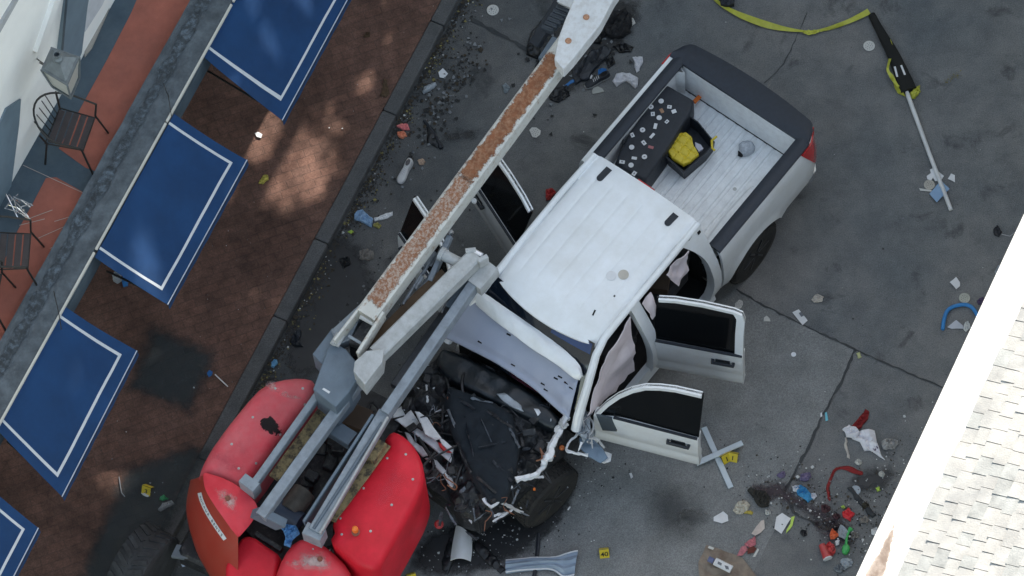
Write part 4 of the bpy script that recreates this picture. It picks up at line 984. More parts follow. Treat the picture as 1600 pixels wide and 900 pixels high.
shard([(905, 684), (925, 683), (942, 700), (950, 715), (938, 722), (918, 712), (906, 700)], 1.0, mat('slate_blue_panel', (.14, .20, .27), .5, var=.15), name='inner_fender', parent=truck, amp=.03, seed=13)
shard([(935, 712), (945, 704), (956, 708), (954, 720), (944, 724), (934, 720)], .9, WHITE_D, name='mirror_shell', parent=truck, amp=.03, seed=14)
shard([(853, 690), (860, 690), (868, 698), (858, 705)], 1.03, WHITE_D, parent=truck, seed=15)
rnd = random.Random(31); m_ = MB()
for k_ in range(34):
    x, y = rnd.uniform(620, 900), rnd.uniform(560, 800)
    if (y - 560) < (x - 700) * .55 or (x < 690 and y > 700) or (700 < x < 815 and 600 < y < 780): continue
    p = at(x, y, 1.13); r_ = rnd.uniform(.006, .018); m_.box(p, (r_ * rnd.uniform(1, 3), r_, .004), Matrix.Rotation(rnd.uniform(0, 3), 3, 'Z') @ Matrix.Rotation(rnd.uniform(-.6, .6), 3, 'X'))
fg = m_.build('broken_plastic', GREYC, truck); fg['kind'] = 'stuff'
shard([(776, 615), (788, 613), (800, 622), (814, 632), (818, 642), (800, 636), (786, 626)], 1.14, GREYC, name='reservoir', parent=truck, amp=.03, seed=17)
shard([(834, 638), (842, 638), (846, 645), (840, 649)], 1.13, WHITE_D, parent=truck, seed=18)

# ---- load in the bed
def TL(px, z): return [TI @ p for p in px3(px, z)]
tbx = root('tool_chest', TM @ L3(1030, 205, .89), YAW, 'long black tool chest covered in stickers lying in the truck bed', 'tool chest')
m_ = MB(); P = px3([(1040, 131), (1056, 140), (1084, 156), (1081, 172), (1060, 205), (1038, 240), (1008, 282), (985, 270), (961, 254), (966, 240), (985, 205), (1012, 165), (1024, 140)], 1.26)
dome(m_, [(p.x, p.y) for p in P], 1.26, .905, .03, step=.05, fn=lambda x, y, d: .006 * noise.noise(Vector((x * 9, y * 9, 1)))); m_.build('case', BLACKP, tbx, smooth=True)
m_ = MB(); rnd = random.Random(8)
STK = [(1033, 158), (1046, 167), (1053, 174), (1017, 167), (1034, 173), (1020, 178), (1030, 184), (1042, 190), (1024, 197), (1004, 203), (1019, 212), (988, 211), (987, 230), (1006, 223), (1017, 230), (1007, 245), (991, 247), (972, 253), (986, 258), (991, 271)]
for i, q in enumerate(STK):
    m_ = MB(); p = at(*q, 1.268); a = rnd.uniform(0, 3)
    mi = 0 if i not in (4, 14) else (1 if i == 4 else 2)
    if i % 3 == 0: m_.lathe([(.030, 0), (.030, .003)], p, n=14, mi=mi)
    else: m_.box(p, (rnd.uniform(.045, .07), rnd.uniform(.03, .045), .003), Matrix.Rotation(a, 3, 'Z'), mi=mi)
    if i % 2: m_.box(p + Vector((0, 0, .003)), (.02, .012, .002), Matrix.Rotation(a, 3, 'Z'), mi=3)
    m_.build('sticker', [PAPER, mat('tan_sticker', (.35, .2, .12), .7), mat('red_sticker', (.4, .15, .15), .7), mat('grey_print', (.15, .16, .18), .7)], tbx)
m_ = MB(); m_.tube(px3([(1000, 190), (990, 192), (973, 218), (974, 226)], 1.22), .013, 8); m_.build('handle', BLACKP, tbx, smooth=True)
tote = root('storage_tote', at(1075, 222, .9), 0, 'black open storage tote holding a yellow lid in the truck bed', 'tote')
m_ = MB(); O_ = px3([(1074, 178), (1091, 190), (1117, 222), (1105, 238), (1068, 270), (1040, 246)], 1.12); Z0 = .90; ce = sum(O_, Vector()) / len(O_)
ring = [O_, [p + (ce - p) * .06 for p in O_], [Vector((p.x + (ce.x - p.x) * .12, p.y + (ce.y - p.y) * .12, Z0 + .02)) for p in O_], [Vector((p.x + (ce.x - p.x) * .08, p.y + (ce.y - p.y) * .08, Z0)) for p in O_]]
n = len(O_); V = sum(ring, []); F = []
for r_ in (0, 1):
    for i in range(n): F.append((r_ * n + i, r_ * n + (i + 1) % n, (r_ + 1) * n + (i + 1) % n, (r_ + 1) * n + i))
for i in range(n): F.append((i, 3 * n + i, 3 * n + (i + 1) % n, (i + 1) % n))
F += [tuple(range(2 * n, 3 * n)), tuple(range(3 * n, 4 * n))]; m_.add(V, F); m_.build('bin', BLACKP, tote)
m_ = MB(); m_.tube(px3([(1120, 213), (1112, 220), (1113, 232), (1117, 235)], 1.13), .014, 6); m_.build('latch', YEL, tote)
yl = root('organizer_lid', at(1068, 232, 1.15), 0, 'yellow quilted lid lying inside the black tote', 'lid'); m_ = MB(); P = px3([(1050, 207), (1072, 206), (1081, 213), (1083, 224), (1092, 240), (1078, 252), (1068, 257), (1050, 246), (1040, 230), (1042, 214)], 1.16)
def quilt(x, y, d): return -.010 * (abs(math.sin((x + y) * 22)) < .25) - .010 * (abs(math.sin((x - y) * 22)) < .25)
dome(m_, [(p.x, p.y) for p in P], 1.16, 1.10, .015, step=.016, fn=quilt); m_.build('lid', YEL, yl, smooth=True)
m_ = MB(); m_.prism(px3([(1086, 222), (1095, 226), (1099, 232), (1092, 237), (1087, 230)], 1.10), (0, 0, -.03)); tag(m_.build('paper_sheet', mat('pale_lilac_paper', (.45, .45, .52), .8)), 'pale folded paper inside the black tote next to the yellow lid', 'paper')
m_ = MB(); m_.beam(at(1084, 160, 1.0), at(1096, 148, .93), .05, .02, bev=.006); tag(m_.build('strap_end', ORANGE), 'orange strap end sticking out from under the black tool chest', 'strap')
hd = root('helmet', at(1170, 228, .9), 0, 'clear crumpled bag with a black tip on the white bed floor', 'bag')
m_ = MB(); P = px3([(1154, 222), (1160, 218), (1168, 217), (1176, 219), (1180, 226), (1178, 233), (1170, 238), (1162, 240), (1155, 234)], .99); dome(m_, [(p.x, p.y) for p in P], .99, .905, .05, step=.02, fn=lambda x, y, d: .015 * noise.noise(Vector((x * 25, y * 25, 1)))); m_.build('bag_body', mat('clear_film', (.42, .44, .47), .25, var=.3, scale=30), hd, smooth=True)
m_ = MB(); P = px3([(1153, 234), (1159, 236), (1164, 240), (1158, 243), (1153, 241)], .95); dome(m_, [(p.x, p.y) for p in P], .95, .905, .02, step=.02); m_.build('tip', BLACK, hd, smooth=True)
hd.name = 'plastic_bag'

# finer wreckage: torn strips, wiring, broken brackets
rnd = random.Random(404)
def strip_piece(a, b_, w_, m, name, tw=.5, par=None):
    mb = MB(); d = (b_ - a); sd = d.cross(Vector((rnd.uniform(-.4, .4), rnd.uniform(-.4, .4), 1))).normalized(); up = sd.cross(d).normalized(); L_ = d.length; s0 = rnd.uniform(0, 9)
    def fn(u_, v_):
        p = a.lerp(b_, u_); ang = tw * (u_ - .5) * 2; e = w_ * (.5 + .5 * abs(noise.noise(Vector((u_ * 4 + s0, 0, 0)))) * 2); q = sd * math.cos(ang) + up * math.sin(ang)
        return p + q * (v_ - .5) * e + up * L_ * .12 * noise.noise(Vector((u_ * 3 + s0, v_, 0)))
    mb.slab(fn, 9, 3, (0, 0, -.005)); return mb.build(name, m, par or truck, smooth=True, angle=25)
GREYMET = mat('torn_grey_metal', (.12, .135, .155), .45, metal=.3, var=.4, scale=18, bump=.3)
def wz(px, py): return at(px, py, 1.12)
for (x, y) in [(705, 790), (718, 770), (730, 790), (760, 800), (742, 812), (770, 815), (810, 765), (700, 745), (690, 720), (715, 740), (835, 760), (850, 745), (660, 650), (668, 628), (645, 605), (655, 580), (850, 690), (830, 700), (842, 668), (860, 665), (690, 800), (790, 800), (735, 765), (812, 800), (826, 780), (765, 790), (700, 660), (690, 640), (712, 820), (728, 830)]:
    z = rnd.uniform(.85, 1.12); a = at(x, y, z); an = rnd.uniform(0, 6.28); l = rnd.uniform(.08, .26); b_ = a + Vector((l * math.cos(an), l * math.sin(an), rnd.uniform(-.05, .05)))
    strip_piece(a, b_, rnd.uniform(.02, .06), rnd.choice([WHITE_D, GREYMET, BLACKP, DARKM, DARKM]), 'torn_strip', rnd.uniform(-1.2, 1.2))
for k_ in range(26):
    x = rnd.uniform(640, 850); y = rnd.uniform(620, 800)
    if (x > 700 and x < 800 and y > 630 and y < 770): continue
    a = at(x, y, rnd.uniform(1.0, 1.14)); P = [a]
    for j in range(4): P.append(P[-1] + Vector((rnd.uniform(-.12, .12), rnd.uniform(-.12, .12), rnd.uniform(-.04, .04))))
    mb = MB(); mb.tube([bez(P, t / 12) for t in range(13)], rnd.choice([.004, .005, .008]), 5); mb.build('wire', rnd.choice([GREYMET, BLACKP, mat('copper_wire', (.20, .08, .04), .5)]), truck, smooth=True)
for q, r_, m in (((686, 820), .05, mat('red_lamp_cover', (.30, .02, .02), .4)), ((878, 700), .03, mat('amber_marker', (.45, .12, .03), .4)), ((835, 765), .015, ORANGE)):
    mb = MB(); mb.lathe([(r_, 0), (r_, .02), (r_ * .6, .035)], at(*q, .9), n=12); mb.build('lamp_fragment', m, truck, smooth=True)
for (x0, y0, x1, y1, w_, m) in [(700, 612, 742, 640, .05, BLACKP), (725, 650, 740, 715, .03, BLACKP), (760, 640, 800, 668, .05, DARKM), (748, 700, 790, 690, .035, BLACKP), (715, 690, 735, 740, .05, DARKM), (770, 720, 800, 752, .05, BLACKP), (745, 745, 775, 770, .05, DARKM), (790, 655, 812, 700, .04, GREYMET), (735, 622, 770, 630, .03, GREYMET), (700, 640, 712, 668, .05, GREYMET), (752, 655, 768, 690, .02, GREYMET)]:
    strip_piece(at(x0, y0, 1.17), at(x1, y1, 1.16), w_, m, 'torn_strip', rnd.uniform(-.9, .9))
# crumpled fine metal at the left door hinge
for k_ in range(16):
    a = at(rnd.uniform(900, 928), rnd.uniform(640, 700), rnd.uniform(1.05, 1.25)); an = rnd.uniform(0, 6.28); l = rnd.uniform(.04, .14); b_ = a + Vector((l * math.cos(an), l * math.sin(an), rnd.uniform(-.05, .06)))
    strip_piece(a, b_, rnd.uniform(.015, .04), rnd.choice([WHITE_D, GREYMET, GREYL]), 'torn_strip', rnd.uniform(-1.2, 1.2))

# ================================================================== BOOM LIFT
from mathutils.bvhtree import BVHTree
lift = root('boom_lift', at(470, 760, 0), STREET, 'red articulated boom lift with rusty pale arm struck by the truck', 'boom lift')
def LB(mb, name, m, smooth=False, parent=None, **k): return mb.build(name, m, parent or lift, smooth=smooth, **k)
def bvh(mb): return BVHTree.FromPolygons([tuple(v) for v in mb.v], [tuple(f) for f in mb.f])
def hit(bv, px, py, up=.0):
    d = (FWD * FPX + RT * (px - 800) - UP * (py - 450)).normalized(); p, n_, i, dd = bv.ray_cast(CAM, d)
    if p is None: return None, None
    if n_.dot(d) > 0: n_ = -n_
    return p + n_ * up, n_
def soft_decal(bv, px, m, name, parent, up=.003, step=.02, soft=.09, grow=.03, seed=1, z=1.75):
    P = [Vector((p.x, p.y)) for p in px3(px, z)]; c = sum(P, Vector((0, 0))) / len(P); P = [p + (p - c).normalized() * grow for p in P]
    P = resample(chaikin(P, 2), step); vs, fs, ds, n = sheet2d(P, step, seed); V = []
    for v in vs:
        d_ = (Vector((v.x, v.y, z)) - CAM).normalized(); p, nn, i, dd = bv.ray_cast(CAM, d_)
        if p is None: p = Vector((v.x, v.y, z)); nn = Vector((0, 0, 1))
        if nn.dot(d_) > 0: nn = -nn
        V.append(p + nn * up)
    I = FR[parent].inverted()
    me = bpy.data.meshes.new(name); me.from_pydata([tuple(I @ v) for v in V], [], fs); me.materials.append(stain_mat(m, soft)); me.shade_smooth()
    a_ = me.attributes.new('edge', 'FLOAT', 'POINT'); a_.data.foreach_set('value', [float(q) for q in ds])
    o = bpy.data.objects.new(name, me); COL.objects.link(o); o.parent = parent; FR[o] = FR[parent]; return o
def text_verts(txt):
    cu = bpy.data.curves.new('t', 'FONT'); cu.body = txt; cu.size = 1; cu.align_x = 'CENTER'; cu.align_y = 'CENTER'; cu.offset = .015
    o = bpy.data.objects.new('t', cu); COL.objects.link(o); dg = bpy.context.evaluated_depsgraph_get(); me = bpy.data.meshes.new_from_object(o.evaluated_get(dg))
    V = [v.co.copy() for v in me.vertices]; F = [tuple(p.vertices) for p in me.polygons]; bpy.data.objects.remove(o); bpy.data.meshes.remove(me); return V, F
def text_on(mb, txt, c, right, upv, size, nrm, mi=0):
    V, F = text_verts(txt); mb.add([Vector(c) + right * (v.x * size) + upv * (v.y * size) + nrm * .002 for v in V], F, mi)

REDM = mat('mid_red_fibreglass', (.68, .028, .045), .55, spec=.3, var=.12, scale=4, c2=(.64, .07, .09), amt=.45, c2scale=2.2, sharp=.45)
# chassis and wheels
m_ = MB(); c0 = at(440, 770, .62)
m_.box(c0, (2.3, 1.4, .30), Matrix.Rotation(STREET, 3, 'Z'), bev=.04); m_.lathe([(.62, 0), (.62, .22)], at(470, 760, .78), n=32); LB(m_, 'chassis', DARKM)
def lwheel(px, py, s):
    c = at(px, py, .46); M = Matrix.Rotation(STREET - R(7), 3, 'Z') @ Matrix.Rotation(R(90), 3, 'X'); mb = MB()
    mb.lathe([(.25, -.19), (.38, -.20), (.445, -.185), (.46, -.15), (.46, .15), (.445, .185), (.38, .20), (.25, .19)], c, M, 48)
    for k_ in range(26):
        a = k_ * 2 * math.pi / 26
        for sg in (-1, 1): mb.box(c + M @ Vector((.462 * math.cos(a + sg * .06), .462 * math.sin(a + sg * .06), sg * .095)), (.022, .05, .17), M @ Matrix.Rotation(a, 3, 'Z') @ Matrix.Rotation(sg * .5, 3, 'X'))
    wv = LB(mb, 'wheel', mat('dusty_tyre', (.045, .047, .05), .9, var=.3, scale=9, bump=.5, c2=(.03, .03, .03), amt=.4, c2scale=5, sharp=.3), True, angle=30)
    mb = MB(); mb.lathe([(.24, .10), (.24, .19), (.20, .14), (.05, .15), (.0001, .16)], c, M, 24); mb.lathe([(.24, -.10), (.24, -.19), (.20, -.14), (.05, -.15), (.0001, -.16)], c, M, 24); LB(mb, 'rim', REDS, True, wv)
for q in ((222, 888), (440, 705), (470, 1010), (612, 790)): lwheel(q[0], q[1], 1)
# hoods
def hood_part(name, px, z, zb, rad, m, crown=.03, step=.05, amp=.006, smooth_it=1):
    mb = MB(); P = px3(px, z); dome(mb, [(p.x, p.y) for p in P], z, zb, rad, step=step, crown=crown, fn=lambda x, y, d: amp * noise.noise(Vector((x * 3, y * 3, 4))), smooth_it=smooth_it); b_ = bvh(mb)
    return LB(mb, name, m, True, angle=55), b_
LH, LHB = hood_part('engine_hood', [(493, 592), (470, 586), (435, 590), (408, 601), (388, 622), (355, 662), (328, 700), (313, 728), (308, 748), (325, 742), (348, 749), (374, 764), (384, 753), (400, 735), (422, 702), (447, 668), (472, 638), (490, 616)], 1.72, .78, .10, REDF, crown=.02)
RH, RHB = hood_part('control_hood', [(611, 671), (626, 676), (644, 691), (658, 714), (664, 745), (655, 775), (630, 822), (602, 872), (590, 892), (560, 884), (540, 868), (514, 843), (524, 828), (518, 815), (560, 758), (600, 706), (607, 698), (598, 688)], 1.72, .78, .07, REDB, crown=.05)
# nose cover as a loft
R0 = [(322, 739, 1.74), (350, 748, 1.77), (376, 763, 1.77), (401, 789, 1.75), (396, 812, 1.72), (375, 838, 1.68)]
R1 = [(317, 743, 1.72), (321, 765, 1.73), (334, 788, 1.73), (348, 808, 1.72), (360, 825, 1.70), (372, 840, 1.66)]
R2 = [(305, 748, 1.48), (305, 785, 1.44), (319, 822, 1.41), (334, 847, 1.39), (350, 870, 1.37), (372, 893, 1.35)]
R3 = [(297, 752, 1.22), (291, 795, 1.12), (303, 845, 1.04), (318, 875, 1.0), (338, 905, 1.0), (362, 930, 1.0)]
RR = [[at(*q) for q in r] for r in (R0, R1, R2, R3)]
RR.append([p - Vector((0, 0, .35)) for p in RR[3]])
def nosef(a, c):
    t = c * 4; i = min(int(t), 3); f = t - i; P = [bez(r, a) for r in RR]; p0 = P[max(i - 1, 0)]; p1 = P[i]; p2 = P[i + 1]; p3 = P[min(i + 2, 4)]
    q = .5 * ((2 * p1) + (p2 - p0) * f + (2 * p0 - 5 * p1 + 4 * p2 - p3) * f * f + (3 * p1 - p0 - 3 * p2 + p3) * f ** 3) if i > 1 else p1.lerp(p2, f)
    return q
m_ = MB(); m_.grid(nosef, 30, 32); NB = bvh(m_); nose = LB(m_, 'nose_cover', [REDS, REDF], True, angle=25)
m_ = MB(); m_.grid(lambda a, c: bez(RR[0], a).lerp(bez(RR[1], a), c) + Vector((0, 0, .004 + .02 * math.sin(math.pi * c))), 30, 8); TOPB = bvh(m_); nt_ = LB(m_, 'nose_top', REDM, True)
CB_, CBB = hood_part('bumper_block', [(378, 838), (394, 836), (416, 852), (440, 868), (434, 882), (430, 910), (395, 930), (352, 905), (352, 880), (366, 855)], 1.36, .7, .05, REDB, crown=.0, smooth_it=1)
RL, RLB = hood_part('counterweight_cover', [(461, 840), (488, 838), (518, 857), (545, 884), (552, 915), (520, 960), (440, 960), (428, 900), (440, 868)], 1.55, .7, .10, REDM, crown=.05)
# hole, scuffs, bolts and beacon
m_ = MB(); HP = [(408, 660), (414, 655), (420, 657), (422, 652), (426, 657), (436, 668), (438, 675), (432, 679), (424, 677), (412, 669)]
soft_decal(LHB, HP, BLACK, 'hood_hole', LH, up=.006, soft=.006, grow=.022, z=1.72, step=.012)
def bolt(bv, px, py, parent, r=.014, m=STEELB):
    p, n_ = hit(bv, px, py, .0)
    if p is None: return
    mb = MB(); M = n_.to_track_quat('Z', 'Y').to_matrix(); mb.lathe([(r, 0), (r, .004), (r * .5, .005), (r * .45, .012), (r * .2, .013)], p, M, 12); LB(mb, 'bolt', m, parent=parent)
for q in ((395, 652), (362, 694), (400, 724), (373, 732), (430, 607), (473, 607), (476, 632), (438, 679)): bolt(LHB, *q, LH)
for q in ((634, 710), (605, 716), (645, 749), (568, 763), (612, 789), (532, 810), (534, 835), (579, 830)): bolt(RHB, *q, RH)
for q in ((489, 858), (515, 860)): bolt(RLB, *q, RL, .010)
soft_decal(LHB, [(415, 600), (430, 595), (437, 606), (450, 615), (475, 622), (450, 622), (430, 612), (422, 612)], mat('bleached_gelcoat', (.66, .36, .34), .6), 'scuff', LH, soft=.05, grow=.02, z=1.72)
soft_decal(LHB, [(330, 715), (352, 700), (385, 735), (350, 735)], mat('deep_red_gelcoat', (.50, .03, .07), .5), 'faded_patch', LH, soft=.2, grow=.08, z=1.72)
soft_decal(LHB, [(368, 665), (378, 660), (385, 700), (395, 705), (370, 705)], mat('deep_red_gelcoat', (.50, .03, .07), .5), 'faded_patch', LH, soft=.2, grow=.06, z=1.72)
soft_decal(LHB, [(425, 690), (440, 670), (445, 680), (425, 705)], mat('deep_red_gelcoat', (.50, .03, .07), .5), 'faded_patch', LH, soft=.2, grow=.05, z=1.72)
soft_decal(TOPB, [(338, 764), (350, 768), (362, 772), (370, 778), (364, 800), (354, 788), (342, 778)], SCUFF, 'scuff', nt_, soft=.10, grow=.05)
soft_decal(RLB, [(478, 862), (500, 866), (518, 880), (512, 892), (490, 892), (450, 882), (462, 874)], SCUFF, 'scuff', RL, soft=.10, grow=.06, z=1.55)
for (bv, q, par) in ((TOPB, (356, 779), nt_), (RLB, (500, 874), RL)):
    p, n_ = hit(bv, *q, .0)
    if p: mb = MB(); mb.lathe([(.030, 0), (.030, .018), (.018, .02), (.018, .035), (.008, .036)], p, n=8); LB(mb, 'lifting_eye', mat('rust_brown', (.25, .09, .06), .8), parent=par)
p, n_ = hit(RHB, 556, 832, 0); m_ = MB(); m_.lathe([(.045, 0), (.045, .02), (.03, .03), (.03, .05)], p, n=14); bb_ = LB(m_, 'beacon', mat('rust_brown', (.25, .09, .06), .8), parent=RH); m_ = MB(); m_.lathe([(.032, .05), (.036, .07), (.03, .115), (.012, .13)], p, n=14); LB(m_, 'beacon_lens', ORANGE, True, bb_)
soft_decal(RHB, [(600, 720), (640, 735), (620, 790), (575, 800)], mat('rose_gelcoat', (.70, .05, .09), .6, var=.2, scale=9), 'faded_patch', RH, soft=.35, grow=.08, z=1.72)
soft_decal(RHB, [(545, 790), (570, 780), (565, 840), (540, 835)], mat('grime', (.20, .02, .02), .8, var=.3, scale=14), 'grime', RH, soft=.4, grow=.05, z=1.72)
soft_decal(LHB, [(330, 690), (345, 670), (375, 640), (365, 660), (340, 700)], mat('grime', (.20, .02, .02), .8, var=.3, scale=14), 'grime', LH, soft=.4, grow=.06, z=1.72)
# curved sticker with its lettering
SP = [(312, 770), (315, 781), (320, 793), (327, 806), (334, 817), (342, 829), (352, 843)]
def spt(t, off):
    n = len(SP) - 1; x = t * n; i = min(int(x), n - 1); f = x - i; a = Vector(SP[i]).lerp(Vector(SP[i + 1]), f); d = (Vector(SP[min(i + 1, n)]) - Vector(SP[max(i - 1, 0)])).lerp(Vector(SP[min(i + 2, n)]) - Vector(SP[i]), f).normalized(); q = a + Vector((-d.y, d.x)) * off
    return q, d
def spw(t, off, up): q, d = spt(t, off); return hit(NB, q.x, q.y, up)[0]
m_ = MB(); m_.grid(lambda a, c: spw(a, -3.0 + 6.0 * c, .0035) or Vector(), 24, 2); st = LB(m_, 'sticker', PAPER, parent=nose)
m_ = MB(); TXT = 'ROCAUR-BENTS'
for i, ch in enumerate(TXT):
    t = .07 + .88 * (i + .5) / len(TXT); a = spw(t - .02, 0, .005); b_ = spw(t + .02, 0, .005); u_ = spw(t, -2.4, .005)
    if not (a and b_ and u_): continue
    c = (a + b_) / 2; rt = (b_ - a).normalized(); upv = (u_ - c); upv = (upv - rt * upv.dot(rt)).normalized(); text_on(m_, ch, c, rt, upv, .048, rt.cross(upv))
LB(m_, 'lettering', mat('navy_ink', (.02, .02, .06), .5), parent=st)

# turret cavity, beams
m_ = MB(); P = px3([(500, 605), (560, 600), (640, 640), (600, 700), (520, 815), (520, 850), (440, 885), (385, 830), (385, 770), (440, 690)], .95); m_.prism(P, (0, 0, -.10)); LB(m_, 'turntable', DARKM)
def beam(name, a, b_, wd, ht, m, bev=.008, parent=None, w2=None):
    mb = MB(); mb.beam(at(*a), at(*b_), wd, ht, bev=bev, w2=w2); return LB(mb, name, m, parent=parent)
# inner machinery
m_ = MB(); rnd = random.Random(77)
for k_ in range(22):
    q = (rnd.uniform(430, 545), 0); py = 1330 - 1.22 * q[0] + rnd.uniform(-25, 25); m_.box(at(q[0], py, rnd.uniform(1.0, 1.4)), (rnd.uniform(.06, .2), rnd.uniform(.05, .15), rnd.uniform(.05, .2)), Matrix.Rotation(STREET + rnd.uniform(-.3, .3), 3, 'Z'), bev=.01)
LB(m_, 'machinery', DARKM)
m_ = MB(); a = at(452, 800, 1.35); b_ = at(476, 768, 1.35); m_.tube([a, b_], .13, 20); LB(m_, 'motor', mat('greasy_motor', (.085, .075, .065), .6, var=.35, scale=9), True)
m_ = MB(); a = at(430, 790, 1.35); b_ = at(470, 815, 1.35); m_.tube([a, b_], .10, 20); LB(m_, 'tank', mat('dark_blue_tank', (.03, .045, .08), .5), True)
beam('cross_block', (508, 662, 1.7), (552, 690, 1.7), .17, .15, BLUEG)
beam('brown_cover', (530, 642, 1.5), (575, 660, 1.5), .26, .1, mat('brown_board', (.07, .045, .03), .8))
beam('left_rail', (497, 618, 2.0), (394, 762, 1.9), .075, .12, GREYM); beam('rail_foot', (380, 752, 1.86), (402, 768, 1.86), .12, .22, GREYM)
beam('ochre_floor', (516, 628, 1.78), (428, 748, 1.74), .13, .04, WOOD)
beam('inner_plate', (530, 634, 1.86), (437, 764, 1.82), .03, .3, mat('dark_side_plate', (.05, .055, .06), .6))
beam('middle_rail', (560, 598, 2.06), (408, 808, 1.92), .115, .14, GREYM); beam('rail_foot', (400, 800, 1.9), (440, 820, 1.7), .10, .2, BLUEG)
beam('right_rail', (602, 646, 2.06), (492, 832, 1.92), .13, .15, GREYM); beam('rail_foot', (478, 830, 1.86), (506, 842, 1.86), .14, .22, GREYM)
beam('right_rail_lip', (606, 652, 2.15), (500, 834, 2.01), .025, .05, GREYL); beam('rail_groove', (597, 660, 2.14), (490, 826, 2.0), .035, .01, mat('groove_grey', (.10, .125, .155), .5)); beam('rail_side', (586, 655, 1.95), (478, 822, 1.8), .03, .35, BLUEG)
beam('ochre_floor', (600, 692, 1.72), (516, 812, 1.70), .17, .04, WOOD); beam('ochre_box', (595, 690, 1.80), (575, 718, 1.79), .16, .12, WOOD)
beam('hose_tray', (440, 860, 1.3), (400, 835, 1.3), .05, .1, DARKM)
beam('upper_rail', (750, 432, 2.22), (602, 648, 2.10), .105, .18, GREYM); beam('rail_head', (770, 418, 2.24), (742, 450, 2.22), .17, .2, GREYL)
beam('dark_channel', (712, 470, 2.02), (618, 606, 1.98), .12, .12, mat('oily_channel', (.03, .034, .04), .35, var=.4, scale=12, bump=.4))
beam('chrome_rod', (707, 447, 2.18), (690, 489, 2.16), .022, .022, CHROME, bev=.005)
beam('hydraulic_ram', (738, 425, 2.14), (700, 480, 2.1), .06, .06, BLUEG)
# riser arm and its gusset
ra = beam('riser_arm', (744, 402, 2.42), (588, 556, 2.36), .175, .20, GREYL, bev=.02)
m_ = MB(); m_.prism(px3([(554, 565), (572, 548), (600, 545), (597, 566), (570, 601), (552, 580)], 2.50), (0, 0, -.28)); LB(m_, 'gusset', GREYL, parent=ra, bevel=.008)
for a, c in (((728, 392), (744, 388)), ((748, 408), (762, 398))): beam('yoke_cheek', (a[0], a[1] + 4, 2.46), (c[0], c[1] + 6, 2.46), .05, .16, GREYL, parent=ra)
m_ = MB(); m_.tube([at(738, 391, 2.5), at(753, 399, 2.5)], .03, 10); LB(m_, 'pin', CHROME, True, ra)
m_ = MB(); m_.prism(px3([(575, 542), (598, 530), (655, 478), (700, 432), (690, 420), (650, 455), (585, 520)], 2.24), (0, 0, -.05)); LB(m_, 'brown_web', BROWN)
m_ = MB(); m_.tube([at(692, 398, 2.38), at(722, 413, 2.38)], .062, 16); m_.tube([at(688, 396, 2.38), at(694, 399, 2.38)], .08, 16); LB(m_, 'pivot_tube', GREYL, True)
rnd = random.Random(9); m_ = MB()
for k_ in range(14):
    t = rnd.random(); a = at(700 - 60 * t + rnd.uniform(-8, 8), 372 + 100 * t + rnd.uniform(-10, 10), 2.2 + rnd.uniform(-.2, .05)); b_ = a + (at(640, 480, 2.1) - at(700, 380, 2.1)).normalized() * rnd.uniform(.15, .4); m_.tube([a, b_], rnd.uniform(.012, .03), 8)
LB(m_, 'linkage', mat('grey_linkage', (.20, .22, .24), .5, var=.5, scale=14), True)
beam('link_bar', (703, 370, 2.3), (672, 440, 2.2), .06, .10, GREYM); m_ = MB(); m_.tube([at(703, 362, 2.36), at(706, 366, 2.36)], .035, 10); LB(m_, 'pin', CHROME, True)
# pivot housing
m_ = MB(); m_.prism(px3([(513, 541), (524, 536), (540, 545), (556, 564), (558, 592), (546, 612), (524, 636), (489, 608)], 2.30), (0, 0, -.5)); pv = LB(m_, 'pivot_housing', BLUEG, bevel=.012)
m_ = MB(); m_.prism(px3([(503, 608), (506, 606), (516, 612), (514, 615)], 2.304), (0, 0, -.002)); LB(m_, 'label_plate', PAPER, parent=pv)
m_ = MB(); m_.prism(px3([(519, 512), (535, 520), (530, 538), (512, 556), (503, 569), (488, 553)], 2.26), (0, 0, -.35)); LB(m_, 'side_plate', BLUEG, bevel=.01)
m_ = MB(); m_.prism(px3([(517, 516), (552, 484), (592, 448), (585, 466), (560, 502), (548, 530), (528, 538)], 2.30), (0, 0, -.16)); LB(m_, 'side_plate', GREYM, bevel=.01)
m_ = MB(); m_.tube([at(520, 538, 2.36), at(530, 522, 2.36)], .035, 12); m_.tube([at(527, 541, 2.36), at(537, 524, 2.36)], .022, 12); LB(m_, 'ram_end', GREYL, True, pv)
m_ = MB(); m_.prism(px3([(548, 560), (556, 556), (580, 515), (592, 500), (570, 494), (545, 530)], 2.2), (0, 0, -.2)); LB(m_, 'ram_bay', BLACK)
# main boom
A0, A1 = at(952, -14, 2.80), at(573, 498, 2.42)
m_ = MB(); m_.beam(A0, A1, .235, .27, bev=.022); boom = LB(m_, 'main_boom', CREAM); BB = bvh(m_)
def along(t, off, up):
    d = (A1 - A0); sd = d.cross(Vector((0, 0, 1))).normalized(); return A0 + d * t + sd * off + Vector((0, 0, up))
def rust_sheet(name, t0, t1, o0, o1, m, nn=60, seed=0, soft=.012):
    V = []; F = []; E_ = []; K = 8
    for i in range(nn + 1):
        for j in range(K + 1):
            t = t0 + (t1 - t0) * i / nn; o_ = o0 + (o1 - o0) * j / K; V.append(along(t, o_, .138)); L_ = (A1 - A0).length
            E_.append(min((t - t0) * L_, (t1 - t) * L_, (o_ - o0) * .9, (o1 - o_) * .9) * 1.0)
    for i in range(nn):
        for j in range(K): a = i * (K + 1) + j; F.append((a, a + 1, a + K + 2, a + K + 1))
    I = FR[boom].inverted(); me = bpy.data.meshes.new(name); me.from_pydata([tuple(I @ v) for v in V], [], F); me.materials.append(rust_soft(m))
    at_ = me.attributes.new('edge', 'FLOAT', 'POINT'); at_.data.foreach_set('value', E_); o = bpy.data.objects.new(name, me); COL.objects.link(o); o.parent = boom; FR[o] = FR[boom]
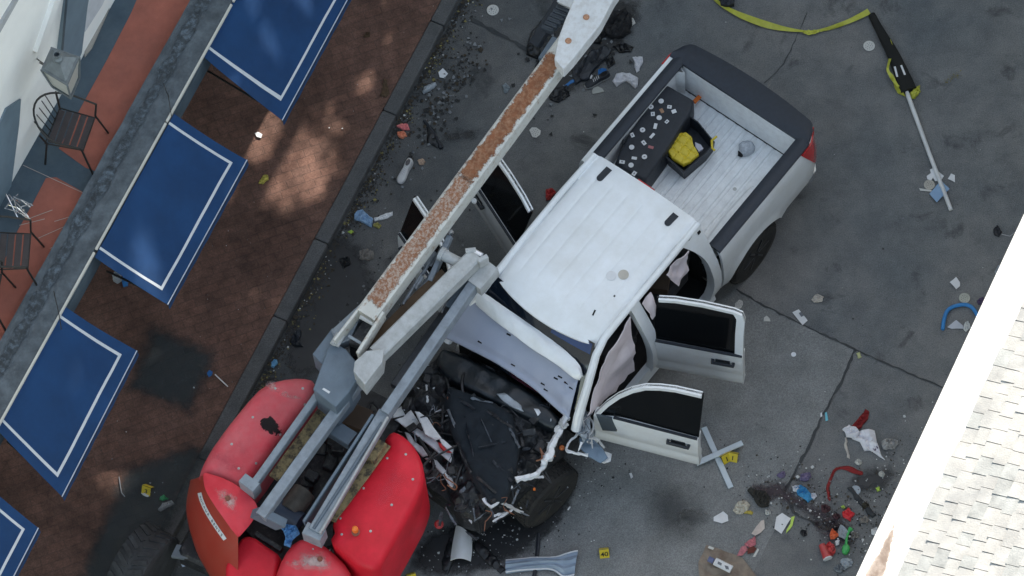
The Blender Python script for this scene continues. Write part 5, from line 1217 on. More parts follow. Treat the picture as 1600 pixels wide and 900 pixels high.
def rust_soft(m):
    key = m.name + '_ragged'
    if key in MT: return MT[key]
    q = m.copy(); q.name = key; MT[key] = q; N = q.node_tree.nodes; L = q.node_tree.links; bs = N['Principled BSDF']
    a_ = N.new('ShaderNodeAttribute'); a_.attribute_name = 'edge'; tc = N.new('ShaderNodeTexCoord'); n = N.new('ShaderNodeTexNoise'); n.inputs['Scale'].default_value = 15; n.inputs['Detail'].default_value = 10; n.inputs['Roughness'].default_value = .8; L.new(tc.outputs['Object'], n.inputs['Vector'])
    k = N.new('ShaderNodeMath'); k.operation = 'MULTIPLY_ADD'; k.inputs[1].default_value = .20; L.new(n.outputs['Fac'], k.inputs[0]); L.new(a_.outputs['Fac'], k.inputs[2])
    r = N.new('ShaderNodeMapRange'); r.inputs[1].default_value = .115; r.inputs[2].default_value = .135; L.new(k.outputs[0], r.inputs[0]); L.new(r.outputs[0], bs.inputs['Alpha']); return q
# find which side of the beam axis shows on the left of the picture
sdv = (A1 - A0).cross(Vector((0, 0, 1))).normalized(); sg = 1 if sdv.dot(RT) > 0 else -1
o0, o1 = (-.116, .117) if sg > 0 else (-.117, .116)
rust_sheet('rusted_top', .215, .60, o0, o1, RUST)
rust_sheet('rusted_top', .585, .975, o0, o1, RUST2)
# cheek plates and cross bar carrying the boom foot down into the pivot
beam('cheek_plate', (566, 482, 2.44), (524, 536, 2.40), .03, .20, CREAM, parent=boom); beam('cheek_plate', (600, 492, 2.44), (560, 556, 2.40), .035, .20, CREAM, parent=boom)
beam('foot_bar', (562, 496, 2.52), (584, 508, 2.52), .022, .03, GREYL, parent=boom); beam('foot_bar', (545, 525, 2.42), (570, 540, 2.42), .03, .03, GREYM, parent=boom)
m_ = MB(); m_.prism(px3([(568, 500), (592, 508), (572, 545), (545, 535)], 2.36), (0, 0, -.1)); LB(m_, 'foot_opening', DARKM, parent=boom)
# boom head
m_ = MB(); m_.prism(px3([(905, -20), (972, -22), (958, 0), (938, 38), (895, 92), (880, 108), (866, 92), (872, 60), (884, 28)], 3.0), (0, 0, -.20)); bh = LB(m_, 'boom_head', BOOMW, bevel=.012); BHB = bvh(m_)
for q in ((916, 27), (888, 64)):
    p, n_ = hit(BHB, *q, .002); mb = MB(); mb.lathe([(.036, 0), (.036, .003), (.028, .003), (.024, .012), (.010, .013)], p, n=16); LB(mb, 'bolt', mat('rust_ring', (.42, .22, .13), .8, var=.3, scale=60), parent=bh)
m_ = MB(); m_.beam(at(846, 95, 2.66), at(868, 62, 2.68), .07, .12, bev=.01); m_.beam(at(872, 100, 2.6), at(890, 50, 2.6), .10, .10, bev=.01); LB(m_, 'hose_guard', BLUEG)
m_ = MB()
for k_ in range(4): m_.tube([at(866 + 3 * k_, 98, 2.7), at(874 + 3 * k_, 62, 2.72), at(896 + 3 * k_, 22, 2.72)], .008, 6)
LB(m_, 'hose', mat('black_hose', (.02, .02, .022), .4), True)
beam('upper_arm', (908, -30, 2.3), (886, 12, 2.2), .22, .2, BOOMW)
for k_ in range(7):
    t = k_ / 6; p = at(886 - 30 * t, 10 + 36 * t, 2.15 - .2 * t); mb = MB(); M = Matrix.Rotation(STREET, 3, 'Z'); mb.box(p, (.05, .19 - .05 * t, .10), M, bev=.01); mb.box(p + Vector((0, 0, .05)), (.02, .12, .02), M); LB(mb, 'chain_link', mat('blue_black_link', (.05, .06, .075), .5, var=.3))
beam('stowed_leg', (890, -20, 1.9), (836, 70, 1.5), .12, .12, BLACKP)
beam('crossbar', (545, 488, 2.60) if False else (563, 494, 2.62), (582, 506, 2.62), .03, .03, GREYL)
beam('side_strip', (668, 388, 2.2), (620, 455, 2.2), .03, .05, GREYL)
m_ = MB(); p = at(741, 315, 2.5); m_.lathe([(.028, 0), (.028, .03), (.01, .032)], p, n=12); LB(m_, 'grease_nipple', GREYL, parent=boom)

# ================================================================== LOOSE THINGS ON THE STREET
def zg(px, py): 
    v = at(px, py, 0).dot(SV); return .134 if v < KV else .008
def litter(name, px, m, label, cat, h=.03, rad=.02, crumple=.02, group=None, smooth=0, step=None, sides=None, base=None):
    z0 = zg(*px[0][:2]) if base is None else base; P = px3(px, z0 + h * .5); xs_ = [p.x for p in P]; ys_ = [p.y for p in P]; size = max(max(xs_) - min(xs_), max(ys_) - min(ys_))
    sp = step or max(.006, size / 16); mb = MB(); sd = random.uniform(0, 99); f = 3.0 / size; rnd = random.Random(int(sd * 100))
    P = resample(P, size / 7); P = [p + Vector((rnd.uniform(-1, 1), rnd.uniform(-1, 1), 0)) * size * .035 for p in P]; ca = rnd.uniform(0, 3.1)
    def fold(x, y, d):
        u_ = (x * math.cos(ca) + y * math.sin(ca)) * f; v_ = (-x * math.sin(ca) + y * math.cos(ca)) * f * .45
        n1 = noise.noise(Vector((u_ * 1.3 + sd, v_, 1))); n2 = noise.noise(Vector((u_ * 3.1, v_ * 3.1 + sd, 4))); return crumple * ((.55 - 1.7 * abs(n1)) + .7 * (.3 - abs(n2)) * 1.6) * min(1, .25 + d / (size * .12))
    dome(mb, [(p.x, p.y) for p in P], z0 + h * .55, z0, min(rad, size * .06), step=sp, fn=fold, smooth_it=smooth)
    for p in mb.v:
        if p.z < z0: p.z = z0
    o = mb.build(name, m, None, smooth=True, angle=28); return tag(o, label, cat, group)
def paper(name, px, m, label, cat, lift=.012, th=.003, group=None, base=None):
    z0 = zg(*px[0][:2]) if base is None else base; P = px3(px, z0 + .006); P = resample(P, .03); c = sum(P, Vector()) / len(P); sd = random.uniform(0, 50)
    mb = MB(); vs, fs, ds, n = sheet2d([(p.x, p.y) for p in P], .035, 1)
    T = [Vector((v.x, v.y, z0 + .004 + lift * abs(noise.noise(Vector((v.x * 7 + sd, v.y * 7, 0)))) * 2)) for v in vs]; k = len(T); F = list(fs) + [tuple(k + i for i in reversed(f)) for f in fs]; cnt = {}
    for f in fs:
        for a, b_ in zip(f, f[1:] + f[:1]): cnt[(a, b_)] = 1
    for (a, b_) in list(cnt):
        if (b_, a) not in cnt: F.append((b_, a, k + a, k + b_))
    mb.add(T + [t - Vector((0, 0, th)) for t in T], F); return tag(mb.build(name, m, None, smooth=True, angle=20), label, cat, group)
def disc(px, py, r, m, label, holes=True, base=None, cut=None, cat='disc'):
    z0 = zg(px, py) if base is None else base; r_ = root('round_card', at(px, py, z0), 0, label, cat, 'round white perforated discs')
    mb = MB(); pr = [(r, 0), (r, .006), (r * .93, .008)]
    if cut:
        P = px3(cut, z0 + .006); mb.prism(P, (0, 0, -.006))
    else: mb.lathe(pr, at(px, py, z0), n=28)
    mb.build('plate', m, r_)
    if holes:
        for ring, n in ((.25, 4), (.6, 9)):
            for k in range(n):
                a = 2 * math.pi * k / n + ring; mb = MB(); mb.lathe([(r * .075, .0), (r * .075, .0015)], at(px, py, z0 + .0075) + Vector((r * ring * math.cos(a), r * ring * math.sin(a), 0)), n=6); o = mb.build('hole', mat('hole_grey', (.16, .15, .14), .9), r_)
    return r_
OFFW = mat('off_white_card', (.56, .55, .52), .8, var=.05, scale=30)
disc(770, 16, .070, OFFW, 'round perforated white disc lying highest on the street near the top of the kerb')
disc(1358, 72, .066, OFFW, 'round perforated white disc beside the black sleeve and yellow tape')
disc(1452, 289, .062, mat('tan_card', (.42, .39, .34), .8), 'tan perforated disc at the foot of the white pole beside the blue card')
disc(1507, 466, .062, mat('tan_card2', (.42, .42, .36), .8), 'tan perforated disc touching the curved blue tube')
disc(836, 207, .06, OFFW, 'irregular white perforated disc on dark asphalt right of the boom', cut=[(827, 203), (831, 199), (838, 199), (845, 204), (844, 210), (838, 215), (832, 214)])
disc(1155, 475, .05, OFFW, 'half disc with torn edge by the rear door corner', cut=[(1149, 474), (1155, 468), (1160, 470), (1161, 475), (1158, 481), (1153, 483), (1148, 481)])
disc(934, 141, .05, mat('dull_card', (.36, .37, .35), .8), 'dull half disc beside the black sneaker', cut=[(925, 142), (927, 137), (934, 135), (941, 138), (944, 143), (935, 145), (926, 147)], holes=False)
paper('torn_card', [(961, 33), (967, 15), (971, 18), (975, 25), (973, 31), (966, 33)], OFFW, 'curled white card scrap on the black bag near the boom head', 'card', base=.05)
disc(985, 33, .05, OFFW, 'half white disc right of the curled card near the boom head', cut=[(976, 27), (983, 25), (990, 29), (993, 36), (988, 40), (983, 36)])
disc(1199, 498, .03, OFFW, 'small rounded triangular white card near the open rear door', holes=False, cut=[(1193, 502), (1194, 496), (1198, 493), (1202, 497), (1204, 502)])
disc(1240, 554, .028, mat('bright_cap', (.75, .76, .8), .4), 'small bright white bottle cap on the grey slab', holes=False)
disc(1337, 766, .055, mat('clear_lid', (.30, .34, .38), .3), 'pale translucent lid below the red ribbon', holes=False)
disc(258, 890, .075, OFFW, 'round pale lid on the ground beside the lift tyre', holes=False, base=.135)
# papers
for a in (
 ([(685, 113), (692, 107), (700, 115), (694, 122), (687, 121)], PAPER, 'white paper cup fragment in the gutter at the top left'),
 ([(1238, 488), (1248, 483), (1262, 501), (1254, 508)], PAPER, 'white printed slip on the concrete joint right of the rear door'),
 ([(1484, 441), (1494, 433), (1500, 441), (1500, 447), (1494, 452)], PAPER, 'white square of paper above the blue tube'),
 ([(1115, 808), (1130, 799), (1137, 805), (1138, 814), (1128, 818), (1115, 814)], PAPER, 'white torn paper left of the red striped scraps'),
 ([(1213, 808), (1222, 802), (1236, 810), (1221, 834), (1210, 826)], PAPER, 'large white paper sheet with green edge below the dark stain'),
 ([(1480, 511), (1494, 500), (1504, 508), (1507, 514), (1495, 513), (1487, 514)], mat('grey_paper', (.45, .46, .50), .8), 'grey crumpled paper inside the curve of the blue tube'),
 ([(1481, 280), (1486, 271), (1492, 274), (1492, 285)], PAPER, 'small white paper right of the white pole foot'),
 ([(1453, 265), (1461, 261), (1466, 268), (1475, 275), (1470, 283), (1461, 283), (1455, 272)], PAPER, 'white napkin lying over the pole foot'),
 ([(1448, 275), (1455, 270), (1458, 277), (1455, 282), (1449, 280)], PAPER, 'white folded paper between pole and tan disc'),
 ([(398, 208), (403, 206), (410, 210), (408, 216), (401, 214)], PAPER, 'small pale paper alone on the brown bricks left of centre'),
 ([(983, 740), (987, 739), (989, 745), (986, 748)], PAPER, 'tiny white scrap below the open front door'),
 ([(921, 114), (926, 118), (924, 124), (917, 119)], PAPER, 'tiny white label tag above the black sneaker'),
 ([(1276, 850), (1290, 838), (1300, 845), (1290, 872), (1282, 866)], PAPER, 'X'),
):
    if a[2] != 'X': paper('paper_scrap', a[0], a[1], a[2], 'paper')
m_ = MB(); m_.prism([at(*q, .022) for q in ((1248, 489), (1252, 487), (1256, 493), (1252, 495))], (0, 0, -.002)); o = m_.build('print', mat('grey_print', (.15, .16, .18), .7)); tag(o, 'grey printed square on the white slip by the concrete joint', 'print')
paper('green_leaf_sheet', [(1236, 808), (1242, 806), (1238, 822), (1228, 834), (1229, 828), (1235, 818)], LIME, 'lime green strip along the edge of the large white sheet', 'strip')
paper('blue_card', [(1452, 303), (1470, 282), (1484, 295), (1464, 316)], BLUEL, 'light blue folded card lying across the white pole', 'card', lift=.02, base=.02)
paper('label_scrap', [(1438, 298), (1436, 294), (1456, 297), (1455, 299)], OFFW, 'thin white stick below the tan disc by the pole', 'stick')
for q, lb_ in (([(1282, 646), (1284, 644), (1285, 650), (1282, 652)], 'tiny white chip beside the cyan strip'),):
    paper('paper_scrap', q, PAPER, lb_, 'chip')
paper('cyan_strip', [(1289, 645), (1292, 644), (1294, 657), (1290, 658)], mat('cyan_plastic', (.15, .5, .6), .4), 'short cyan plastic strip above the slab joint', 'strip')
# shoes
def shoe(px0, px1, z0, m, sole, label, dark=False):
    A, B_ = at(*px0, z0), at(*px1, z0); L_ = (B_ - A).length; ang = math.atan2((B_ - A).y, (B_ - A).x); r_ = root('shoe', A, ang, label, 'shoe')
    prof = [(0, .030), (.05, .040), (.2, .045), (.4, .038), (.6, .046), (.8, .050), (.93, .040), (1, .018)]
    def wd(t): return ip(t, [p[0] for p in prof], [p[1] for p in prof])
    mb = MB(); N_ = 16; O_ = [(L_ * i / N_, wd(i / N_)) for i in range(N_ + 1)] + [(L_ * i / N_, -wd(i / N_)) for i in reversed(range(N_ + 1))]
    dome(mb, O_, .03, 0, .006, step=.02); mb.build('sole', sole, r_, smooth=True, world=False)
    def hz(t): return ip(t, [0, .1, .35, .5, .75, .95, 1], [.085, .095, .085, .075, .055, .045, .03])
    mb = MB()
    for_ = []
    def up(a, c):
        t = .01 + .97 * a; th = math.pi * c; w_ = wd(t) * .94; return Vector((L_ * t, w_ * math.cos(th), .028 + (hz(t) - .028) * math.sin(th) ** .6))
    mb.grid(up, 20, 12); mb.build('upper', m, r_, smooth=True, world=False)
    mb = MB(); mb.add([Vector((L_ * (.21 + .14 * math.cos(k * math.pi / 8)), .024 * math.sin(k * math.pi / 8), hz(.21 + .14 * math.cos(k * math.pi / 8)) + .004)) for k in range(16)], [tuple(range(16))]); mb.build('opening', BLACK if dark else mat('shoe_lining', (.12, .11, .11), .9), r_, world=False)
    for k in range(4): mb = MB(); mb.beam((L_ * (.42 + .07 * k), -.02, hz(.42 + .07 * k) + .006), (L_ * (.45 + .07 * k), .02, hz(.45 + .07 * k) + .006), .006, .004); mb.build('lace', PAPER, r_, world=False)
    return r_
shoe((642, 252), (624, 287), .012, mat('white_leather', (.58, .57, .56), .6, var=.06, scale=20), mat('white_sole', (.62, .62, .62), .6), 'white lace-up shoe lying alone on the asphalt near the kerb')
shoe((952, 117), (914, 137), .012, BLACKP, mat('grey_sole', (.35, .36, .37), .6), 'black and grey sneaker among rags between boom and truck bed', True)
# cloths
litter('cloth', [(957, 126), (962, 116), (972, 113), (985, 114), (998, 121), (996, 133), (991, 138), (986, 131), (978, 126), (964, 134)], CLOTHW, 'pale crumpled cloth next to the truck bed', 'cloth', h=.04, crumple=.05)
litter('cloth', [(988, 88), (1004, 88), (1004, 96), (999, 110), (995, 112), (991, 104), (991, 97)], CLOTHW, 'small pale rag with dark smudge near the upper bed corner', 'cloth', h=.03, crumple=.03)
litter('cloth', [(1317, 670), (1326, 664), (1338, 668), (1344, 676), (1338, 684), (1323, 682)], mat('white_linen', (.70, .69, .73), .9, var=.04), 'white folded napkin on top of the red cloth', 'cloth', h=.06, crumple=.04, base=.03)
litter('cloth', [(1340, 675), (1350, 670), (1366, 673), (1372, 690), (1376, 702), (1382, 718), (1374, 714), (1360, 703), (1350, 704), (1345, 690), (1333, 684)], mat('white_linen', (.70, .69, .73), .9, var=.04), 'large white crumpled cloth beside the red cloth', 'cloth', h=.05, crumple=.06)
litter('cloth', [(1330, 668), (1344, 650), (1353, 639), (1359, 641), (1356, 654), (1346, 668), (1340, 672)], REDC, 'dark red cloth strip under the white napkin', 'cloth', h=.03, crumple=.04)
litter('cloth', [(1291, 780), (1291, 760), (1294, 745), (1303, 731), (1316, 728), (1330, 728), (1349, 738), (1346, 744), (1334, 740), (1320, 732), (1306, 735), (1299, 748), (1296, 762), (1296, 782)], REDC, 'long curved dark red ribbon on the asphalt', 'ribbon', h=.02, crumple=.02, smooth=1, step=.03)
litter('cloth', [(1319, 684), (1324, 683), (1324, 700), (1328, 716), (1324, 714), (1320, 700)], BEIGE, 'beige strap hanging down from the white napkin', 'strap', h=.015, crumple=.015)
litter('plastic_bag', [(1377, 690), (1385, 685), (1400, 686), (1404, 693), (1398, 701), (1380, 702)], mat('taupe_plastic', (.32, .31, .30), .6, var=.15, scale=12), 'taupe flattened plastic bag by the bright eave', 'bag', h=.04, crumple=.05)
litter('cloth', [(1242, 762), (1250, 757), (1262, 764), (1266, 770), (1272, 778), (1262, 784), (1252, 776), (1246, 772)], TEALB, 'teal blue rag at the end of the dark stain', 'cloth', h=.04, crumple=.06)
litter('cloth', [(1238, 760), (1244, 758), (1251, 759), (1246, 768), (1239, 767)], CLOTHW, 'white end of tissue left of the teal rag', 'tissue', h=.03, crumple=.03)
litter('cloth', [(1267, 771), (1274, 770), (1277, 775), (1272, 780), (1267, 778)], CLOTHW, 'white cup end right of the teal rag', 'cup', h=.04, crumple=.02)
litter('glove', [(1146, 797), (1150, 787), (1157, 782), (1165, 781), (1172, 789), (1168, 796), (1160, 803), (1150, 802)], mat('cream_glove', (.52, .48, .40), .9, var=.1, scale=20), 'cream coloured glove left of the black cap', 'glove', h=.04, crumple=.05)
litter('yellow_clip', [(1161, 799), (1172, 797), (1177, 800), (1176, 804), (1163, 802)], mat('mustard_plastic', (.42, .33, .05), .5), 'mustard yellow clip below the cream glove', 'clip', h=.015, crumple=.01)
litter('cap', [(1167, 765), (1172, 762), (1184, 766), (1194, 766), (1203, 776), (1201, 788), (1190, 792), (1182, 786), (1177, 775)], mat('olive_black_cloth', (.028, .026, .022), .9, var=.3), 'black cap lying on the edge of the dark stain', 'cap', h=.08, crumple=.05, rad=.05)
litter('bag', [(958, 18), (975, 12), (988, 22), (984, 48), (965, 58), (945, 52), (940, 36)], mat('matte_black_bag', (.012, .012, .014), .8, var=.3), 'black bag with white scraps beside the boom head', 'bag', h=.14, crumple=.08, rad=.08)
litter('bottle', [(934, 109), (940, 106), (947, 107), (949, 113), (945, 119), (938, 120), (934, 115)], BLUEB, 'bright blue crumpled wrapper beside the black sneaker', 'wrapper', h=.05, crumple=.03)
litter('blue_strap', [(880, 135), (890, 126), (900, 123), (901, 127), (892, 131), (882, 137)], BLUEB, 'blue strap under the rusty boom near the sneaker', 'strap', h=.02, crumple=.01)
litter('rag', [(438, 824), (450, 819), (462, 822), (468, 834), (456, 842), (452, 855), (443, 850), (447, 838)], mat('blue_stripe_cloth', (.07, .20, .42), .85, var=.5, scale=22), 'blue patterned rag stuffed into the red lift turret', 'rag', h=.06, crumple=.09, base=1.62)
DKP = mat('dark_plastic_sheet', (.022, .026, .034), .45, var=.4, scale=10, bump=.4); DKB = mat('black_crumpled_film', (.010, .011, .013), .4, var=.4, scale=14)
for px, m, lb_, h in (
 ([(905, 95), (925, 78), (945, 70), (958, 78), (940, 98), (920, 122), (900, 130), (892, 116)], DKP, 'dark crumpled plastic sheet beside the boom head above the sneaker', .06),
 ([(958, 72), (975, 66), (990, 72), (985, 80), (968, 82)], DKB, 'small black crumpled film above the pale cloth', .04),
 ([(925, 40), (942, 28), (950, 48), (938, 66), (920, 66)], DKB, 'black torn film between the boom head and the black bag', .08),
 ([(826, 58), (845, 30), (858, 36), (850, 66), (838, 92), (824, 84)], DKB, 'black torn film left of the boom head', .07),
 ([(838, 96), (860, 78), (866, 104), (852, 130), (838, 122)], DKP, 'dark plastic sheet left of the rusty boom top', .05),
 ([(860, 140), (885, 132), (890, 148), (872, 160), (858, 154)], DKB, 'black smeared film under the rusty boom', .03),
 ([(946, 92), (958, 88), (962, 98), (950, 106)], DKB, 'small black scrap above the blue wrapper', .03),
 ([(668, 190), (676, 200), (690, 226), (684, 232), (668, 222)], DKB, 'black film lying beside the rubber strip', .02),
 ([(600, 428), (616, 420), (624, 432), (612, 446)], DKB, 'black scrap left of the lift arm joint', .04),
 ([(530, 404), (545, 400), (548, 412), (536, 420)], DKB, 'dark twisted scrap by the slab joint near the kerb', .04),
 ([(700, 838), (712, 842), (708, 880), (700, 900), (690, 890)], DKB, 'black rubber shred left of the white bumper piece', .04),
 ([(742, 842), (756, 850), (775, 870), (790, 890), (780, 896), (755, 872), (740, 856)], DKB, 'black rubber shred right of the white bumper piece', .04)):
    litter('torn_film', px, m, lb_, 'film', h=h, crumple=h)
# trash bits
for px, m, lb_, ct, h in (
 ([(619, 197), (628, 192), (638, 194), (640, 202), (630, 203)], PINKP, 'pink paper flower at the kerb', 'flower', .04),
 ([(620, 206), (632, 205), (636, 212), (628, 216), (622, 213)], mat('orange_flower', (.72, .25, .14), .8, var=.3, scale=30), 'orange paper flower just below the pink one', 'flower', .04),
 ([(652, 250), (660, 247), (665, 252), (662, 257), (655, 257)], mat('tan_lump', (.50, .36, .27), .9), 'tan rounded lump beside the white shoe', 'lump', .03),
 ([(659, 143), (664, 134), (680, 128), (683, 132), (672, 141), (662, 146)], GREYC, 'clear crushed plastic bottle in the gutter', 'bottle', .04),
 ([(553, 335), (558, 328), (566, 326), (572, 332), (584, 341), (580, 354), (566, 347), (553, 341)], BLUEL, 'light blue crushed carton below the white shoe', 'carton', .05),
 ([(585, 340), (600, 334), (613, 330), (614, 336), (600, 342), (586, 345)], PAPER, 'rolled white paper beside the blue carton', 'paper roll', .03),
 ([(583, 350), (590, 347), (596, 352), (592, 357), (584, 354)], mat('gold_wrapper', (.36, .32, .10), .4, var=.5, scale=40), 'crinkled gold wrapper under the blue carton', 'wrapper', .03),
 ([(543, 362), (549, 359), (553, 362), (548, 365)], LIME, 'small lime green scrap near the kerb', 'scrap', .015),
 ([(562, 392), (575, 389), (584, 393), (584, 403), (574, 406), (562, 404)], GREYT, 'taupe crushed box left of the passenger doors', 'box', .05),
 ([(1168, 869), (1163, 864), (1166, 858), (1180, 842), (1184, 846), (1178, 858), (1172, 864)], mat('red_printed_paper', (.42, .10, .12), .7, var=.3, scale=30), 'X', 'paper', .02),
 ([(1271, 462), (1277, 459), (1287, 463), (1284, 471), (1272, 472), (1268, 468)], BEIGE, 'beige bun-shaped scrap right of the truck rear wheel', 'scrap', .03),
 ([(1338, 552), (1343, 549), (1346, 558), (1341, 560)], mat('pale_yellow_scrap', (.50, .50, .25), .7), 'pale yellow scrap at the corner of the slab', 'scrap', .015),
 ([(1560, 415), (1566, 414), (1564, 432), (1558, 432), (1554, 424)], GREYC, 'clear plastic cup against the bright eave', 'cup', .06),
 ([(1288, 852), (1296, 846), (1303, 850), (1306, 862), (1300, 868), (1290, 866)], mat('mid_red_plastic', (.50, .05, .05), .5, var=.3, scale=20), 'red plastic bit behind the red cup', 'plastic', .04),
 ([(1296, 834), (1300, 825), (1306, 830), (1312, 836), (1304, 842), (1298, 842)], mat('orange_red_plastic', (.62, .12, .04), .5), 'orange red plastic petal above the red cup', 'plastic', .03),
 ([(1316, 800), (1322, 796), (1326, 792), (1330, 798), (1336, 802), (1330, 808), (1328, 814), (1322, 810), (1317, 808)], mat('signal_red_film', (.62, .03, .04), .5, var=.2, scale=20), 'star shaped red plastic wrapper near the bright eave', 'wrapper', .04),
 ([(1308, 830), (1314, 819), (1322, 824), (1326, 832), (1320, 842), (1311, 838)], GREYC, 'clear plastic cup next to the green spoon', 'cup', .05),
 ([(1305, 845), (1312, 843), (1311, 851), (1306, 853)], PAPER, 'white scrap between red cup and green plastic', 'paper', .02),
 ([(1314, 791), (1318, 789), (1321, 793), (1316, 795)], LIME, 'tiny lime scrap above the star shaped red wrapper', 'scrap', .015),
 ([(1361, 828), (1370, 823), (1374, 830), (1368, 836), (1362, 834)], PAPER, 'crushed white cup against the eave edge', 'cup', .05),
 ([(1368, 762), (1374, 760), (1376, 766), (1371, 768)], LIME, 'yellow green scrap near the eave edge', 'scrap', .015),
 ([(407, 280), (412, 272), (419, 273), (419, 280), (411, 287), (404, 286)], mat('yellow_black_wrap', (.50, .42, .08), .6, var=.6, scale=50), 'yellow and black wrapper alone on the brown bricks', 'wrapper', .03),
 ([(594, 149), (600, 122), (604, 124), (608, 146), (602, 152)], mat('brown_litter', (.09, .055, .03), .9, var=.5, scale=40), 'brown leafy litter on the brick pavement near the kerb', 'leaf litter', .03),
 ([(568, 57), (572, 50), (578, 50), (578, 56), (571, 58)], mat('brown_litter', (.09, .055, .03), .9, var=.5, scale=40), 'small brown clump high on the brick pavement', 'leaf clump', .03),
 ([(175, 428), (180, 424), (188, 427), (190, 436), (182, 440), (176, 436)], GREYC, 'grey cloth bundle between the second and third awnings', 'bundle', .12),
 ([(190, 437), (195, 434), (200, 438), (199, 444), (192, 446)], BLUEB, 'blue bundle beside the grey one between the awnings', 'bundle', .10),
 ([(323, 582), (327, 578), (332, 580), (331, 586), (326, 589)], BLUEB, 'small blue rosette at the end of the thin white straw', 'rosette', .02),
 ([(424, 566), (428, 561), (433, 562), (434, 568), (427, 575), (423, 573)], mat('sky_blue_scrap', (.15, .35, .55), .6), 'sky blue scrap in the gutter above the red hood', 'scrap', .03),
 ([(460, 520), (467, 512), (470, 518), (468, 532), (473, 540), (462, 541), (452, 532)], BLACKP, 'black lump in the gutter beside the lift arm', 'lump', .06),
 ([(220, 770), (225, 763), (230, 767), (236, 768), (231, 776), (224, 774)], PAPER, 'white crescent scrap below the yellow marker near the lift', 'scrap', .02),
 ([(250, 775), (256, 773), (263, 779), (254, 782), (249, 780)], mat('dark_green_film', (.05, .28, .12), .4), 'green film scrap near the lift nose', 'scrap', .03),
 ([(247, 795), (254, 786), (268, 781), (272, 786), (262, 792), (250, 799)], mat('crumpled_grey_paper', (.28, .29, .30), .8, var=.3, scale=25), 'grey crumpled paper by the green scrap near the lift nose', 'paper', .04),
 ([(668, 739), (676, 740), (681, 756), (689, 773), (677, 777), (673, 760), (668, 750)], mat('cream_folded_paper', (.55, .53, .46), .8), 'cream folded paper beside the right red hood', 'paper', .04),
 ([(785, 133), (790, 128), (797, 136), (794, 144), (788, 146)], mat('wet_tissue', (.16, .19, .21), .6, var=.4, scale=30), 'thin grey tissue flattened on the asphalt left of the boom', 'tissue', .015),
 ([(853, 296), (862, 293), (868, 299), (860, 310), (853, 312)], REDP, 'red scrap beside the truck roof edge', 'scrap', .05),
 ([(1508, 503), (1513, 501), (1517, 511), (1510, 518), (1505, 514)], mat('white_foam', (.6, .6, .58), .8), 'white foam lumps near the eave below the blue tube', 'foam', .03),
 ([(1276, 457), (1277, 456), (1278, 459)], None, 'X', '', 0),
):
    if lb_ != 'X': litter(lb_.split()[-1] if False else ct.replace(' ', '_'), px, m, lb_, ct, h=h, crumple=h * .9)
MOREL = [
 ((1222, 742), 9, mat('violet_cloth', (.16, .13, .22), .9, var=.3, scale=20), 'small violet grey cloth just above the dark stain', 'cloth'),
 ((1258, 745), 12, mat('violet_cloth', (.16, .13, .22), .9, var=.3, scale=20), 'violet grey cloth above the teal rag', 'cloth'),
 ((1290, 795), 9, mat('dark_wine_cloth', (.07, .03, .035), .9, var=.3), 'dark wine cloth scrap below the teal rag', 'cloth'),
 ((1308, 806), 7, mat('dark_wine_cloth', (.07, .03, .035), .9, var=.3), 'small dark wine scrap left of the star shaped wrapper', 'cloth'),
 ((1350, 812), 8, GREYT, 'taupe leaf shaped scrap right of the star shaped wrapper', 'scrap'),
 ((1336, 836), 8, GREYT, 'taupe crumpled scrap right of the green toy', 'scrap'),
 ((1322, 878), 12, GREYC, 'clear crushed cup below the green toy', 'cup'),
 ((1310, 888), 9, mat('grey_film', (.20, .22, .24), .5), 'grey crumpled film near the bottom of the eave', 'film'),
 ((1352, 790), 7, mat('dark_leaf', (.05, .045, .03), .9), 'dark leaf clump between the translucent lid and the eave', 'leaf'),
 ((1378, 740), 6, OFFW, 'tiny white crumb pile near the eave beside the taupe bag', 'crumbs'),
 ((1342, 722), 6, OFFW, 'tiny pale scrap below the white cloth', 'scrap'),
 ((1345, 790), 16, mat('dark_cloth', (.035, .038, .042), .9, var=.3), 'dark rope-like cloth running toward the eave', 'cloth'),
 ((1200, 800), 6, OFFW, 'tiny cream scrap between the cap and the large white sheet', 'scrap'),
 ((1256, 832), 7, mat('dark_scrap', (.03, .03, .035), .8), 'dark scrap on the asphalt right of the large white sheet', 'scrap'),
 ((1300, 858), 6, mat('dark_scrap', (.03, .03, .035), .8), 'dark scrap right of the red cup', 'scrap'),
 ((1366, 700), 7, mat('purple_litter', (.10, .07, .13), .8), 'purple litter below the large white cloth', 'litter'),
 ((1535, 470), 9, mat('purple_litter', (.10, .07, .13), .8), 'purple dried flowers near the eave right of the blue tube', 'flowers'),
 ((1470, 292), 5, OFFW, 'tiny white scrap between the tan disc and the pole', 'scrap'),
]
for (cx_, cy_), r_, m, lb_, ct in MOREL:
    P = [(cx_ + r_ * random.uniform(.6, 1.1) * math.cos(a), cy_ + r_ * random.uniform(.5, .9) * math.sin(a)) for a in [k * 6.283 / 8 for k in range(8)]]
    if 'rope' in lb_: P = [(1325, 762), (1330, 758), (1345, 775), (1360, 790), (1368, 805), (1362, 808), (1350, 795), (1336, 780)]
    litter('scrap' if ct in ('crumbs', 'scrap') else ct, P, m, lb_, ct, h=.03, crumple=.035)
